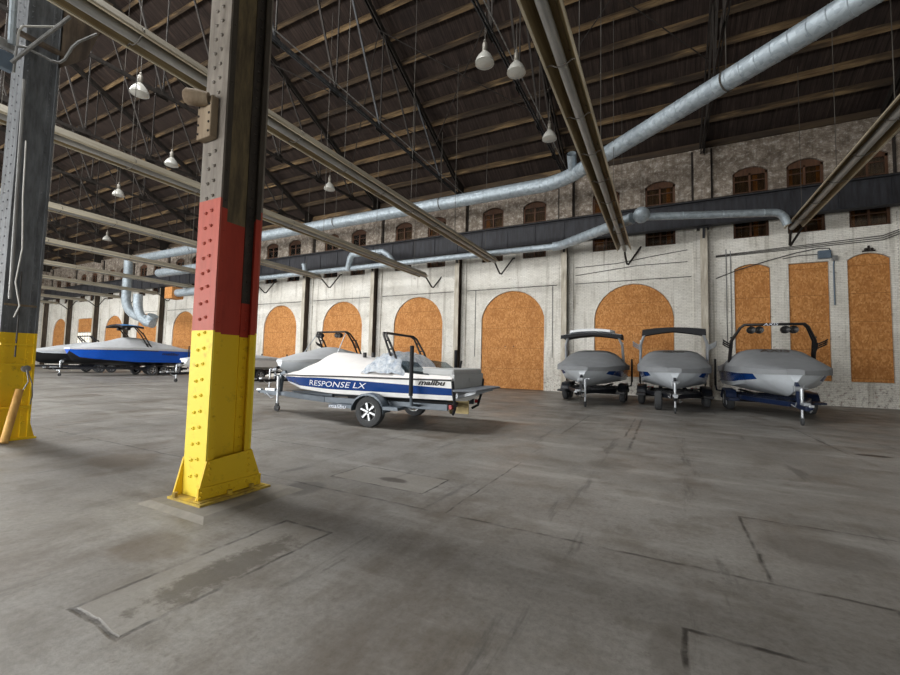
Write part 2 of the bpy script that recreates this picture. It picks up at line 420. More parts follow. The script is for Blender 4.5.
def m_roof():
    k = NT('sooty roof boards'); P = k.pos(); x, y, z = k.sep(P)
    n = k.noise(k.scale(P, (5,.35,.35)), 1.6, 6, .7); m = k.noise(P, .5, 5)
    s = k.math('ABSOLUTE', k.math('SUBTRACT', k.math('FRACT', k.math('DIVIDE', x, .19)), .5))
    col = k.ramp(n, [(.3, rgb(34,28,26)), (.55, rgb(56,47,43)), (.75, rgb(84,70,62))])
    col = k.mix(k.maprange(m, .5, .68, 0, .6, True), col, rgb(38,32,31))
    col = k.mix(k.math('MULTIPLY', k.maprange(s, .44, .49), .8), col, rgb(20,17,16))
    return k.out(col, .9, 0, .2)
M['roof'] = m_roof()
def m_purlin():
    k = NT('dusty timber purlin'); P = k.pos()
    n = k.noise(k.scale(P, (.35,3,3)), 2, 6, .7); m = k.noise(k.scale(P, (.3,1,1)), .9, 4)
    col = k.ramp(n, [(.3, rgb(84,66,48)), (.52, rgb(122,102,76)), (.75, rgb(170,144,106))])
    m2 = k.noise(k.scale(P, (.16,.9,.9)), 1.1, 3, .6)
    col = k.mix(k.maprange(m, .44, .58, 0, .8, True), col, rgb(62,53,46))
    col = k.mix(k.maprange(m2, .48, .56, 0, .75, True), col, rgb(56,49,44))
    return k.out(col, .85, 0, .2)
M['purlin'] = m_purlin()

# ------------------------------------------------------------------ constants of the place
D = 23.72                 # wall face
BAY = 6.68; X0 = 1.76
EAVE = 12.55; SLOPE = .49
RIDGE_Y = 3.0
def colx(n): return X0 - n*BAY
XL = colx(11); XR = 8.66 + 7.5
def roofz(y): return EAVE + .45 + (D-y)*SLOPE if y >= RIDGE_Y else EAVE + .45 + (D-RIDGE_Y)*SLOPE - (RIDGE_Y-y)*SLOPE
YN = 2*RIDGE_Y - D        # opposite wall

# ------------------------------------------------------------------ floor and roof
b = MB(); b.box(XL-1, XR+1, YN-14, D+.6, -.25, 0); struct('floor', b, M['floor'], origin=(0,0,0))
b = MB()
for (ya, yb) in ((D+.5, RIDGE_Y+1.9), (RIDGE_Y-1.9, YN-.5)):
    za, zb = roofz(ya), roofz(yb)
    b.add([(XL-1,ya,za),(XR+1,ya,za),(XR+1,yb,zb),(XL-1,yb,zb),(XL-1,ya,za+.3),(XR+1,ya,za+.3),(XR+1,yb,zb+.3),(XL-1,yb,zb+.3)],
          [(0,1,2,3),(7,6,5,4),(0,4,5,1),(1,5,6,2),(2,6,7,3),(3,7,4,0)])
zr = roofz(RIDGE_Y)-.3            # ridge opening added to brighten the floor: closed over right bays, open between bars
b.box(colx(1), XR+1, RIDGE_Y-2, RIDGE_Y+2, zr, zr+.3); b.box(XL-1, colx(9), RIDGE_Y-2, RIDGE_Y+2, zr, zr+.3)
for n in range(1, 9): b.box(colx(n)-.6, colx(n)+.6, RIDGE_Y-2, RIDGE_Y+2, zr, zr+.3)
struct('ceiling', b, M['roof'], origin=(0,0,0))

# ------------------------------------------------------------------ long brick wall with its openings
def arcpts(cx, hw, zs, rise, n=14):
    """points of the arch head from left spring to right spring"""
    if rise <= .01: return [(cx-hw, zs), (cx+hw, zs)]
    R = (hw*hw + rise*rise)/(2*rise); zc = zs + rise - R; a0 = math.asin(min(1, hw/R))
    if rise > hw: # taller than a half circle: ellipse
        return [(cx-hw*cos(pi*i/n), zs+rise*sin(pi*i/n)) for i in range(n+1)]
    return [(cx + R*sin(-a0+2*a0*i/n), zc + R*cos(-a0+2*a0*i/n)) for i in range(n+1)]
def wall_band(mb, xa, xb, z0, z1, ops, y, dep, sgn=1):
    """front face between xa..xb with openings (cx,hw,sill,spring,rise); reveals go back by dep"""
    x = xa
    for (cx, hw, si, sp, ri) in sorted(ops):
        mb.add([(x,y,z0),(cx-hw,y,z0),(cx-hw,y,z1),(x,y,z1)], [(0,1,2,3)])
        if si > z0: mb.add([(cx-hw,y,z0),(cx+hw,y,z0),(cx+hw,y,si),(cx-hw,y,si)], [(0,1,2,3)])
        A = arcpts(cx, hw, sp, ri)
        for (p, q) in zip(A[:-1], A[1:]):
            mb.add([(p[0],y,p[1]),(q[0],y,q[1]),(q[0],y,z1),(p[0],y,z1)], [(0,1,2,3)])
        loop = [(cx-hw, si)] + A + [(cx+hw, si)]
        for (p, q) in zip(loop, loop[1:]+loop[:1]):
            mb.add([(p[0],y,p[1]),(q[0],y,q[1]),(q[0],y+dep,q[1]),(p[0],y+dep,p[1])], [(0,1,2,3)])
        x = cx+hw
    mb.add([(x,y,z0),(xb,y,z0),(xb,y,z1),(x,y,z1)], [(0,1,2,3)])

arches = []      # (cx, hw, sill, spring, rise)
uppers = []
for n in range(0, 11):
    c = (colx(n)+colx(n+1))/2 + .13
    if n == 1: arches.append((c, 1.97, 0.0, 4.3, 1.62))
    elif n == 9: arches.append((c, 1.9, .95, 5.75, .02))
    else: arches.append((c, 1.93, .95, 4.1, 1.8))
    for dx in (-1.33, 1.33): uppers.append((c+dx, .70, 7.82, 10.98, .27))
# the bay at the right: three narrow windows
lower_r = [(3.74, .70, 1.05, 6.28, .22), (5.82, .71, 1.05, 6.38, 0), (7.83, .69, 1.05, 6.36, .26)]
upper_r = [(3.74, .70, 7.78, 10.98, .27), (5.8, .67, 7.78, 10.95, .27), (7.93, .67, 7.78, 10.9, .25)]
b = MB()
wall_band(b, XL-.6, XR, 0, 7.6, arches + lower_r, D, .38)
wall_band(b, XL-.6, XR, 7.6, EAVE, uppers + upper_r, D, .38)
b.box(XL-.6, XR, D+.38, D+.5, 0, EAVE+.4)     # outer leaf behind the boards
o = struct('wall_back', b, M['wall'], origin=(0,0,0), recalc=False)
b = MB(); b.box(XL-.6, XR, D-.1, D+.3, EAVE, EAVE+.3); struct('trim_1', b, M['purlin'])
# far end wall, right wall and the opposite side; unseen doorways added for daylight
b = MB(); b.box(XL-.7, XL-.3, YN-.4, D+.4, 0, 24); struct('wall_left', b, M['wall_y'], origin=(0,0,0))
b = MB(); b.box(XR, XR+.4, YN-.4, -9, 0, 24); b.box(XR, XR+.4, -3, D+.4, 0, 24); b.box(XR, XR+.4, -9, -3, 6, 24); struct('wall_right', b, M['wall_y'], origin=(0,0,0))  # gap is an unseen doorway added to brighten faces turned towards it
doors = [((colx(n)+colx(n+1))/2, 2.3, 0.0, 6.0, 1.2) for n in range(1, 10)]
hiwin = []
b = MB(); wall_band(b, XL-.6, XR, 0, 8, doors, YN, -.4); wall_band(b, XL-.6, XR, 8, EAVE+.5, hiwin, YN, -.4)
struct('wall_front', b, M['wall'], origin=(0,0,0), recalc=False)

ORD = ['rightmost','second from right','third from right','fourth from right','fifth from right','sixth from right','seventh from right','eighth from right','ninth from right','tenth from right','eleventh from right','twelfth from right','thirteenth from right','fourteenth from right']
def board(cx, hw, si, sp, ri, label, holes=()):
    mb = MB(); A = arcpts(cx, hw-.02, sp, ri)
    poly = [(cx-hw+.02, D+.07, si+.02)] + [(p[0], D+.07, p[1]-.02) for p in A] + [(cx+hw-.02, D+.07, si+.02)]
    mb.prism(poly, (0,.03,0))
    o = obj('strand_board', mb, M['osb']); tag(o, label, 'board', 'strand boards over the wall openings')
    for (hx, hz) in holes:
        h = MB(); h.cyl((hx,D+.066,hz),(hx,D+.075,hz),.035); obj('bolt_hole', h, M['black'], parent=o).location = -o.location
    return o
names_r = ['narrow arched strand board just right of the cream wall column, behind the rightmost boat',
           'flat topped strand board over the middle narrow window, below the blue electrical box',
           'full length narrow strand board at the far right of the brick wall']
for q, l in zip(lower_r, names_r): board(*q, l)
bl = ['wide arched strand board behind the two boats with light and black bimini tops',
      'tall arched strand board reaching the floor, right of the ski boat stern',
      'arched strand board behind the open tow arch of the white ski boat',
      'arched strand board behind the black tower of the grey covered boat',
      'arched strand board just right of the red and yellow column',
      'arched strand board hidden mostly behind the red and yellow column',
      'arched strand board just left of the red and yellow column, beside the duct elbows',
      'arched strand board behind the curved duct elbows above the blue boat',
      'arched strand board between the blue bimini and the daylit window',
      'rectangular strand board directly above the daylit window pane',
      'leftmost arched strand board at the end of the wall']
for i, (q, l) in enumerate(zip(arches, bl)):
    c = q[0]
    if i == 9: q = (q[0], q[1], 4.12, q[3], q[4])
    board(*q, l, [(c-.42,2.55),(c+.12,2.55)] if i == 1 else ())

def window(i, cx, hw, si, sp, ri):
    mb = MB(); y0, y1 = D+.1, D+.2
    for sx in (-1, 1): mb.box(cx+sx*(hw-.05)-.05, cx+sx*(hw-.05)+.05, y0, y1, si, sp+.02)
    mb.box(cx-.04, cx+.04, y0, y1, si, sp); mb.box(cx-hw, cx+hw, y0, y1, si, si+.08)
    for zz in (8.35, 9.2, 10.05, 10.6): mb.box(cx-hw, cx+hw, y0+.02, y1-.02, zz-.02, zz+.02)
    A = arcpts(cx, hw, sp, ri)
    mb.prism([(cx-hw,y0,sp-.1)] + [(p[0],y0,p[1]-.01) for p in A] + [(cx+hw,y0,sp-.1)], (0,.1,0))
    o = obj('window_%d' % i, mb, M['window_wood'], origin=(cx, D+.15, si)); o['kind'] = 'structure'
    off = -o.location
    g = MB(); g.box(cx-hw+.08, cx+hw-.08, D+.15, D+.156, si+.05, sp); p = obj('pane', g, M['pane'], parent=o); p.location = off
    r = random.Random(i*5+1)
    g = MB(); x = cx-hw
    while x < cx+hw-.02:
        w = r.choice((.2,.28,.36)); w = min(w, cx+hw-x)
        g.box(x+.005, x+w-.005, D+.27, D+.3, si, sp+ri*.8, r.choice((0,0,0,1))); x += w
    p = obj('boarding', g, [M['board_brown'], M['board_orange']], parent=o); p.location = off
i = 1
for q in upper_r + uppers: window(i, *q); i += 1

# daylit pane below the far board in the tenth bay
q = arches[9]
mb = MB()
for k in range(7): xx = q[0]-q[1]+.04+k*(2*q[1]-.08)/6; mb.box(xx-.03, xx+.03, D+.02, D+.07, q[2], 4.1)
for k in range(5): zz = q[2]+.05+k*(4.05-q[2]-.05)/4; mb.box(q[0]-q[1], q[0]+q[1], D+.03, D+.06, zz-.03, zz+.03)
o = obj('window_60', mb, M['wall_steel'], origin=(q[0], D+.05, q[2])); o['kind'] = 'structure'
g = MB(); g.box(q[0]-q[1], q[0]+q[1], D+.045, D+.05, q[2], 4.08); obj('pane', g, M['daylit'], parent=o).location = -o.location
# ------------------------------------------------------------------ wall columns, brick piers, girder
wc_lab = {-1:'steel wall column at the right edge of the brick wall', 0:'cream steel wall column between the two rightmost boats',
 1:'steel wall column left of the boat with the white bimini', 2:'steel wall column behind the stern of the white ski boat',
 3:'steel wall column behind the grey boat tower, left of the tow arch', 4:'steel wall column between the two arches right of the red column',
 5:'nearer of two steel wall columns hidden behind the red and yellow column', 6:'farther of two steel wall columns hidden behind the red and yellow column',
 7:'dark steel wall column right of the big duct elbows', 8:'steel wall column behind the blue boat bimini',
 9:'steel wall column just right of the daylit window', 10:'steel wall column just left of the daylit window', 11:'last steel wall column at the far left corner'}
for n in range(-1, 12):
    x = colx(n) if n >= 0 else 9.16
    p = MB(); p.box(x-.42, x+.42, D-.08, D+.05, 0, 8.3); p.box(x-.36, x+.36, D-.24, D+.05, 8.3, EAVE-.1)
    for sx in (-1,1): p.box(x+sx*.42-.035, x+sx*.42+.035, D-.1, D+.02, 8.6, EAVE-.1, 1)
    o = struct('trim_%d' % (n+3), p, [M['wall'], M['rust_dark']])
    if n == -1:
        pass
    t = thing('wall_column', wc_lab[n], 'column', (x, D-.45, 0), 0, 'steel columns along the brick wall')
    fm = M['wall_steel'] if n in (0, -1) else M['wall_steel_dark']
    a = MB(); a.box(-.15,.15,-.16,-.135,0,8.3)
    for k in range(40):
        for sx in (-.1,.1): a.dome((sx,-.16,.2+k*.2),(0,-1,0),.02,.014)
    obj('flange', a, M['wall_steel'], t)
    a = MB(); a.box(-.012,.012,-.135,.36,0,8.3); obj('web', a, M['column_web_shaded'], t)
    a = MB()
    for sx in (-1,1):
        a.box(sx*.012, sx*.11, -.135,-.12,0,8.3); a.box(sx*.012, sx*.027, -.135,-.03,0,8.3)
        if n >= 0:
            for k in range(33): a.dome((sx*.027,-.08,.2+k*.24),(sx,0,0),.03,.02)
        a.box(sx*.012, sx*.1, .335,.36,0,8.3)
    obj('angle_iron', a, M['column_web_shaded'], t)
    a = MB(); a.box(-.26,.26,-.2,.2,8.3,8.42); a.prism([(-.05,-.16,7.8),(-.05,-.16,8.3),(-.05,-.36,8.3)],(.1,0,0)); obj('bracket', a, M['girder'], t)
# crane girder running the length of the wall
t = thing('crane_girder', 'long dark riveted crane girder along the brick wall', 'girder', (0, D-.62, 8.42))
gz0, gz1 = 0, 1.18
a = MB(); a.box(XL, XR-.05, -.012,.012, 0, gz1)
x = XL
while x < XR-.2:
    a.beam((x,-.03,.06),(x,-.03,gz1-.06),.06,.04,(0,1,0)); x += BAY/4
obj('web_plate', a, M['girder'], t)
a = MB(); a.box(XL, XR-.05, -.2,.2, -.03, 0); obj('bottom_flange', a, M['girder'], t)
a = MB(); a.box(XL, XR-.05, -.2,.2, gz1, gz1+.03); obj('top_flange', a, M['girder'], t)
a = MB(); a.box(XL, XR-.05, -.05,.05, gz1+.03, gz1+.13); obj('rail', a, M['rust_dark'], t)

# ------------------------------------------------------------------ roof purlins and trusses
np_ = 19
num = ['lowest','second','third','fourth','fifth','sixth','seventh','eighth','ninth','tenth','eleventh','twelfth','thirteenth','fourteenth','fifteenth','sixteenth','seventeenth','eighteenth','nineteenth','twentieth']
for i in range(np_):
    y = 22.55 - i*1.03
    z = roofz(y)
    a = MB(); nrm = Vector((0, SLOPE, 1)).normalized()
    a.beam((XL-.3,y,z-.17),(XR,y,z-.17),.14,.3,nrm)
    o = obj('roof_purlin', a, M['purlin'])
    tag(o, 'dusty timber purlin under the dark roof, %s up from the brick wall' % num[i], 'purlin', 'roof purlins')
for n in range(-1, 12):
    x = colx(n); w = 'second' 
    place = {-1:'at the right edge of the view', 0:'above the cream wall column', 1:'carrying the two bright pendant lamps', 2:'above the white ski boat stern', 3:'above the grey covered boat tower'}.get(n, 'in the far roof, %s along the hall' % ORD[n+1])
    t = thing('roof_truss', 'dark riveted roof truss '+place, 'truss', (x, D, 12.2), 0, 'roof trusses')
    ya, yb = -.1, RIDGE_Y-D+.2
    top = lambda y: roofz(D+y)-12.2-.47
    a = MB()
    for sx in (-.07,.07): a.beam((sx,ya,top(ya)),(sx,yb,top(yb)),.05,.26)
    obj('top_chord', a, M['rust_dark'], t)
    a = MB()
    for sx in (-.05,.05): a.beam((sx,ya,.05),(sx,yb,.05),.03,.12)
    obj('bottom_chord', a, M['truss_grey'] if n in (2,1) else M['rust_dark'], t)
    N = 7; ys = [ya+(yb-ya)*i/N for i in range(N+1)]
    for i in range(1, N):
        a = MB(); a.beam((0,ys[i],.05),(0,ys[i],top(ys[i])),.05,.05,(0,1,0)); obj('post', a, M['rust_dark'], t)
        a = MB(); 
        if i < N: a.beam((0,ys[i],.05),(0,ys[i+1],top(ys[i+1])),.06,.08,(1,0,0))
        obj('diagonal', a, M['truss_grey'] if i % 2 and n == 2 else M['rust_dark'], t)
    for i in range(1, N):
        a = MB(); a.box(-.09,-.075, ys[i]-.25, ys[i]+.25, -.1,.3); obj('gusset_plate', a, M['rust_dark'], t)
    a = MB(); a.prism([(.09,-.9,-.1),(.09,0,-.1),(.09,0,.75),(.09,-1.0,.95)],(.02,0,0)); obj('heel_plate', a, M['rust_dark'], t)
for k, (n, ya, yb) in enumerate([(0,19.5,13.0),(0,13.5,19.0),(1,20.5,14.5),(1,14.0,20.0),(2,20.0,14.0),(2,14.5,20.5)]):
    a = MB(); xa, xb = colx(n), colx(n+1)
    a.tube([(xa,ya,roofz(ya)-.75),(xb,yb,roofz(yb)-.75)],.025,6)
    o = obj('bracing_rod', a, M['rust_dark']); tag(o, 'thin diagonal bracing rod under the roof, %s from the right' % num[k].replace('lowest','first'), 'rod', 'roof bracing rods')

# ------------------------------------------------------------------ radiant tube heaters
heat = [(5.0,7.75,22.2,'hung over the rightmost boats at the right edge'), (-1.74,7.5,22.3,'directly overhead left of the bending duct, seen from below'),
        (-8.75,7.5,22.1,'passing behind the red column top, ending above the tall board'), (-13.6,7.05,22.4,'passing the column at mid height, ending above the grey boat tower'),
        (-22.2,7.5,21.9,'just below the large galvanised duct, left of the red column')]
for n in range(6):
    heat.append((-29.2-7.0*n, 7.5, 21.9, '%s of the far row left of the red column' % num[n].replace('lowest','nearest')))
for i, (x, z, ye, lab) in enumerate(heat):
    ys = -6 if i < 4 else 0
    t = thing('radiant_heater', 'radiant tube heater '+lab, 'heater', (x, ye, z), 0, 'radiant tube heaters under the roof')
    Lh = ys-ye
    a = MB(); prof = [(-.31,-.12),(-.28,-.11),(-.16,.11),(.16,.11),(.28,-.11),(.31,-.12)]
    rows = [[(p[0],0,p[1]) for p in prof],[(p[0],Lh,p[1]) for p in prof]]
    a.grid(rows, 0); a.grid([[(p[0]*1.03,0,p[1]+.014) for p in prof],[(p[0]*1.03,Lh,p[1]+.014) for p in prof]], 1)
    obj('reflector', a, [M['reflector'], M['reflector_back']], t, recalc=False)
    a = MB()
    for sx in (-1,1): a.beam((sx*.31,0,-.12),(sx*.31,Lh,-.12),.045,.04)
    obj('lip', a, M['reflector_lip'], t)
    a = MB()
    a.cyl((0,.25,-.06),(0,Lh,-.06),.1,n=10); obj('burner_tube', a, M['heater_tube'], t, smooth=40)
    yy = -1.2; k = 0
    while yy > Lh:
        a = MB(); W = [(-.3,-.12),(-.2,-.1),(-.1,-.17),(0,-.18),(.1,-.17),(.2,-.1),(.3,-.12)]
        a.tube([(p[0],yy,p[1]) for p in W], .012, 5)
        for sx in (-1,1): a.tube([(sx*.3,yy,-.12),(sx*.3,yy,-.02),(sx*.1,yy,.14),(0,yy,.2)],.009,4)
        top = roofz(ye+yy)-z-.3
        if k % 2 == 0:
            a.cyl((0,yy,.2),(0,yy,top),.010,n=5)
        obj('hanger', a, M['rod'], t); yy -= 1.9; k += 1
    a = MB()
    a.tube([(0,.2,-.06),(.0,.55,-.28),(.06,.95,-.62),(.12,1.08,-.62),(.7,1.45,.35),(.75,1.6,.4)],.05,8); obj('exhaust_pipe', a, M['rust_dark'], t, smooth=40)

# ------------------------------------------------------------------ ventilation ducts
def duct_run(pts, r, parent, nm='duct_run', seam=.45, n=20, cap=True):
    a = MB(); a.tube(pts, r, n, cap)
    for (p, q) in zip(pts[:-1], pts[1:]):
        p = Vector(p); q = Vector(q); d = (q-p); L = d.length; d.normalize(); s = seam
        while s < L-.05:
            a.lathe([(r,-.014),(r+.012,0),(r,.014)], p+d*s, d, n); s += seam
    return obj(nm, a, M['galv'], parent, smooth=35)
def arc3(a, b, c, n=6):
    a, b, c = Vector(a), Vector(b), Vector(c)
    return [a*(1-t)**2 + b*2*t*(1-t) + c*t*t for t in [i/n for i in range(n+1)]]
zd = 10.42; R1 = .31
t = thing('air_duct', 'large galvanised spiral duct along the wall bending up overhead to the right', 'duct', (-4.4, 19.9, zd))
duct_run([(-38.5,.1,-.1),(-.8,0,0)], R1+.03, t, seam=1.5)
dirv = Vector((7.95,-6.5,0)).normalized()
duct_run(arc3((-.8,0,0),(.3,-.2,0),Vector((.3,-.3,0))+dirv*1.0), R1+.02, t, 'elbow', .3)
duct_run([Vector((.3,-.3,0))+dirv*1.0, Vector((.3,-.3,0))+dirv*17], R1, t, seam=.42)
a = MB(); a.tube([Vector((.3,-.3,0))+dirv*.5, Vector((.3,-.3,0))+dirv*.5+Vector((.1,-.9,.55))], .2, 14, False); 
a.tube([Vector((.3,-.3,0))+dirv*.5, Vector((.3,-.3,0))+dirv*.5+Vector((.1,-.9,.55))], .185, 14, False)
obj('open_collar', a, M['galv'], t, smooth=40, recalc=False)
a = MB(); a.lathe([(R1+.02,-.1),(R1+.06,-.1),(R1+.06,.35),(.0,.4)], (-38.5,.1,-.1), (-1,0,0), 18); obj('end_cap', a, M['wall_steel'], t, smooth=40)
for xx in (-30,-22,-14.5,-6.7):
    a = MB(); a.lathe([(R1+.04,-.03),(R1+.06,0),(R1+.04,.03)], (xx,0,0),(1,0,0),16); a.cyl((xx,0,R1),(xx,0,roofz(19.9)-zd-.3),.014,n=5); obj('hanger', a, M['rod'], t)
for s in (7.6,12.5):
    p = Vector((.3,-.3,0))+dirv*s
    a = MB(); a.lathe([(R1+.02,-.03),(R1+.04,0),(R1+.02,.03)], p, dirv, 16); a.cyl(p+Vector((0,0,R1)), p+Vector((0,0,roofz(19.9+p.y)-zd-.3)),.016,n=5); obj('hanger', a, M['rod'], t)
# second, slimmer duct in front of the girder
z2 = 7.72; r2 = .17
t = thing('air_duct', 'slimmer galvanised duct in front of the dark crane girder with a slanting crossover', 'duct', (-4.9, 21.5, z2))
duct_run([(-30,0,0),(-.25,0,0)], r2, t, seam=1.3, n=14)
dv = Vector((4.0,-3.2,0)).normalized()
duct_run(arc3((-.25,0,0),(.1,0,0),Vector((.1,0,0))+dv*.4)+[Vector((.1,0,0))+dv*4.7], r2+.06, t, 'crossover', .35, 14)
pe = Vector((.1,0,0))+dv*5.0
a = MB(); a.sphere(pe+Vector((.12,-.02,.02)), .33, 14); obj('elbow', a, M['galv'], t, smooth=50)
duct_run([pe+Vector((.2,.05,-.05)), Vector((8.75,-1.45,0))], r2-.02, t, seam=1.5, n=14)
duct_run(arc3((8.75,-1.45,0),(9.15,-1.4,0),(9.25,-1.3,-.5)), r2-.02, t, 'elbow', .5, 14)
# flattened S branch around the column
bx = -13.0
a = MB(); a.tube([(bx-1.15,-.1,-.1),(bx-.75,-.35,.6),(bx-.5,-.4,.85)],.2,12); a.tube([(bx-.6,-.4,.8),(bx+1.9,-.35,.8),(bx+2.3,-.25,.55),(bx+2.6,0,.05)],.17,12)
obj('bypass', a, M['galv'], t, smooth=40)
a = MB(); a.cyl((bx-5.1,-.1,.0),(bx-5.1,-.3,.65),.17,n=12); obj('stub', a, M['galv'], t, smooth=40)
# the drops on the left
t = thing('air_duct', 'twin galvanised duct drops curving down into an elbow on the left, above the blue boat', 'duct', (-44.0, 19.6, 4))
def drop(x, ztop, r, zb=2.2, reach=3.4):
    pts = [(x,0,ztop),(x,0,zb+2.0)] + arc3((x,0,zb+1.9),(x,0,zb+.1),(x+reach,.35,zb-.2),7)
    return duct_run(pts, r, t, 'drop_pipe', .8, 16)
drop(0.45, 4.6, .36, .9, 3.2); drop(2.5, 2.9, .36, .45, 1.9)
a = MB(); a.tube([(0.45,0,4.5),(0.5,0,5.3),(0.2,.1,6.2)], .34, 14); obj('top_elbow', a, M['galv'], t, smooth=40)
a = MB(); a.tube([(3.3,.4,.45),(4.0,.4,.5),(4.3,.4,1.0)],.42,14); obj('boot', a, M['galv'], t, smooth=40)
t = thing('air_duct', 'short galvanised duct stub below the large duct, just left of the red column', 'duct', (-33.5, 20.4, 8.3))
duct_run([(-6.5,0,.55),(4,0,.55)], .36, t, seam=1.6, n=16)
duct_run([(-4.5,.6,-1.25),(3,.6,-1.25)], .34, t, seam=1.6, n=16)
a = MB(); a.box(-5.6,-4.5,.1,1.1,-1.75,-.75); obj('board_panel', a, M['osb'], t)
a = MB()
for sx in (-3,1): a.cyl((sx,0,.9),(sx,0,roofz(20.4)-8.6),.014,n=5); a.cyl((sx,.6,-1),(sx,.6,.3),.014,n=5)
obj('hanger', a, M['rod'], t)

# ------------------------------------------------------------------ pendant lamps
def lamp(loc, lab, drop_=1.2):
    t = thing('pendant_lamp', lab, 'lamp', loc, 0, 'high bay pendant lamps')
    a = MB(); a.lathe([(.08,.36),(.13,.31),(.22,.2),(.29,.06),(.305,-.03),(.29,-.03),(.27,.06),(.2,.2),(.1,.3)],(0,0,0),(0,0,1),18); obj('shade', a, M['lamp_glass'], t, smooth=50)
    a = MB(); a.lathe([(.0,-.075),(.15,-.06),(.25,-.04),(.295,-.02)],(0,0,0),(0,0,1),18); obj('lens', a, M['lamp_glass'], t, smooth=60)
    a = MB(); a.lathe([(.0,.34),(.075,.34),(.085,.4),(.085,.62),(.05,.68),(0,.68)],(0,0,0),(0,0,1),12); a.lathe([(.05,.7),(.05,.74),(.02,.78)],(0,0,0),(0,0,1),8); obj('ballast', a, M['lamp_metal'], t, smooth=40)
    a = MB(); a.cyl((0,0,.7),(0,0,.7+drop_),.012,n=5); obj('stem', a, M['rod'], t)
lamp((-5.0,11.6,11.05),'frosted pendant lamp top centre, left one of the close pair',1.0)
lamp((-4.2,12.35,10.98),'pendant lamp top centre, right one of the close pair',1.0)
lamp((-4.2,16.75,10.98),'pendant lamp just above the open collar of the large duct',1.0)
lamp((-16.5,16.8,11),'small pendant lamp beside the mid tube heater right of the red column')
lamp((-16.85,7.55,11),'pendant lamp high on the left between the two columns')
lamp((-21.7,11.3,11),'pendant lamp touching the left edge of the red column in the dark roof')
lamp((-28.8,12.2,11),'pendant lamp in the far left roof, below the high left lamp')
lamp((-41,16.8,11),'farthest small pendant lamp above the left heater row')
a = MB(); a.cyl((-4.6,6,12.1),(-4.6,23.2,12.1),.022,n=6); tag(obj('conduit', a, M['conduit']), 'thin conduit under the roof beside the paired pendant lamps', 'conduit')
a = MB(); a.cyl((-11.0,2,12.0),(-11.0,23.2,12.0),.02,n=6); tag(obj('conduit', a, M['conduit']), 'thin conduit under the roof right of the red column', 'conduit')

# ------------------------------------------------------------------ conduits and cables on the wall
def wallpipe(pts, r, m, lab, nm='conduit', cat='conduit'):
    a = MB(); a.tube(pts, r, 6); tag(obj(nm, a, m, smooth=50), lab, cat)
yw = D-.022
for n in range(0, 8):
    xa, xb = colx(n)-.5, colx(n+1)+.5
    wallpipe([(xa,yw,6.08),(xb,yw,6.08)], .022, M['cable'], 'thin horizontal conduit above the boarded arch, bay %s' % ORD[n].replace('rightmost','nearest the cream column').replace('from right','left of the cream column'))
c1 = (colx(1)+colx(2))/2+.13
wallpipe([(c1+2.45,yw,6.05),(c1+2.45,yw,1.9)], .02, M['conduit'], 'vertical conduit drop right of the tall floor length board')
wallpipe([(c1-2.4,yw,6.05),(c1-2.4,yw,1.9)], .02, M['conduit'], 'vertical conduit drop left of the tall floor length board')
for k, dz in enumerate((0,.09,.18)):
    wallpipe([(2.3,yw,6.95+dz*.4),(5,yw,7.02+dz*.7),(8.3,yw,7.12+dz),(8.72,yw-.25,7.26+dz)], .02, M['cable'], ['lowest','middle','topmost'][k]+' dark cable of the bundle crossing the right wall', 'cable', 'cable')
wallpipe([(2.3,yw,5.9),(3.2,yw,6.25),(4.4,yw,6.6),(5.4,yw,6.85),(6.2,yw,6.98),(6.55,yw,6.95),(6.62,yw,6.6)], .025, M['cable'], 'slanting dark cable rising to the blue electrical box', 'cable', 'cable')
wallpipe([(4.9,yw,6.62),(5.5,yw,6.72),(6.15,yw,6.7)], .02, M['cable'], 'short dark cable entering the left side of the blue box', 'cable', 'cable')
wallpipe([(6.72,yw,6.45),(6.68,yw,6.2),(6.68,yw,4.4)], .03, M['box_blue'], 'blue grey conduit dropping from the electrical box between two boards')
wallpipe([(2.72,yw,7.3),(2.72,yw,2.6)], .022, M['conduit'], 'left one of two thin conduits beside the cream column')
wallpipe([(2.9,yw,7.2),(2.9,yw,2.6)], .022, M['conduit'], 'right one of two thin conduits beside the cream column')
wallpipe([(1.1,yw,7.45),(-.3,yw,7.3),(-2.2,yw,7.05),(-4.4,yw,7.0)], .02, M['cable'], 'upper sagging cable on the wall left of the cream column', 'cable', 'cable')
wallpipe([(1.1,yw,6.85),(-1.2,yw,6.85),(-4.4,yw,6.55)], .02, M['cable'], 'lower dark cable on the wall left of the cream column', 'cable', 'cable')
t = thing('electrical_box', 'blue grey electrical box on the white brick wall above the middle narrow board', 'box', (6.38, D-.02, 6.48))
a = MB(); a.box(-.24,.2,-.16,0,0,.36); obj('housing', a, M['box_blue'], t, bevel=.01)
a = MB(); a.box(.24,.42,-.12,0,-.12,.1); obj('junction', a, M['conduit'], t, bevel=.01)
a = MB(); a.box(-.22,.18,-.175,-.16,.02,.34); obj('cover_plate', a, M['box_blue'], t, bevel=.005)
t = thing('wall_hook', 'small dark iron bracket above the far right narrow board', 'bracket', (7.83, D-.01, 6.66))
a = MB(); a.box(-.2,.2,-.1,0,0,.05); a.box(-.03,.03,-.07,0,.05,.25); a.sphere((.1,-.06,.1),.06,8); a.sphere((-.1,-.06,.1),.06,8); obj('iron', a, M['rust_dark'], t)

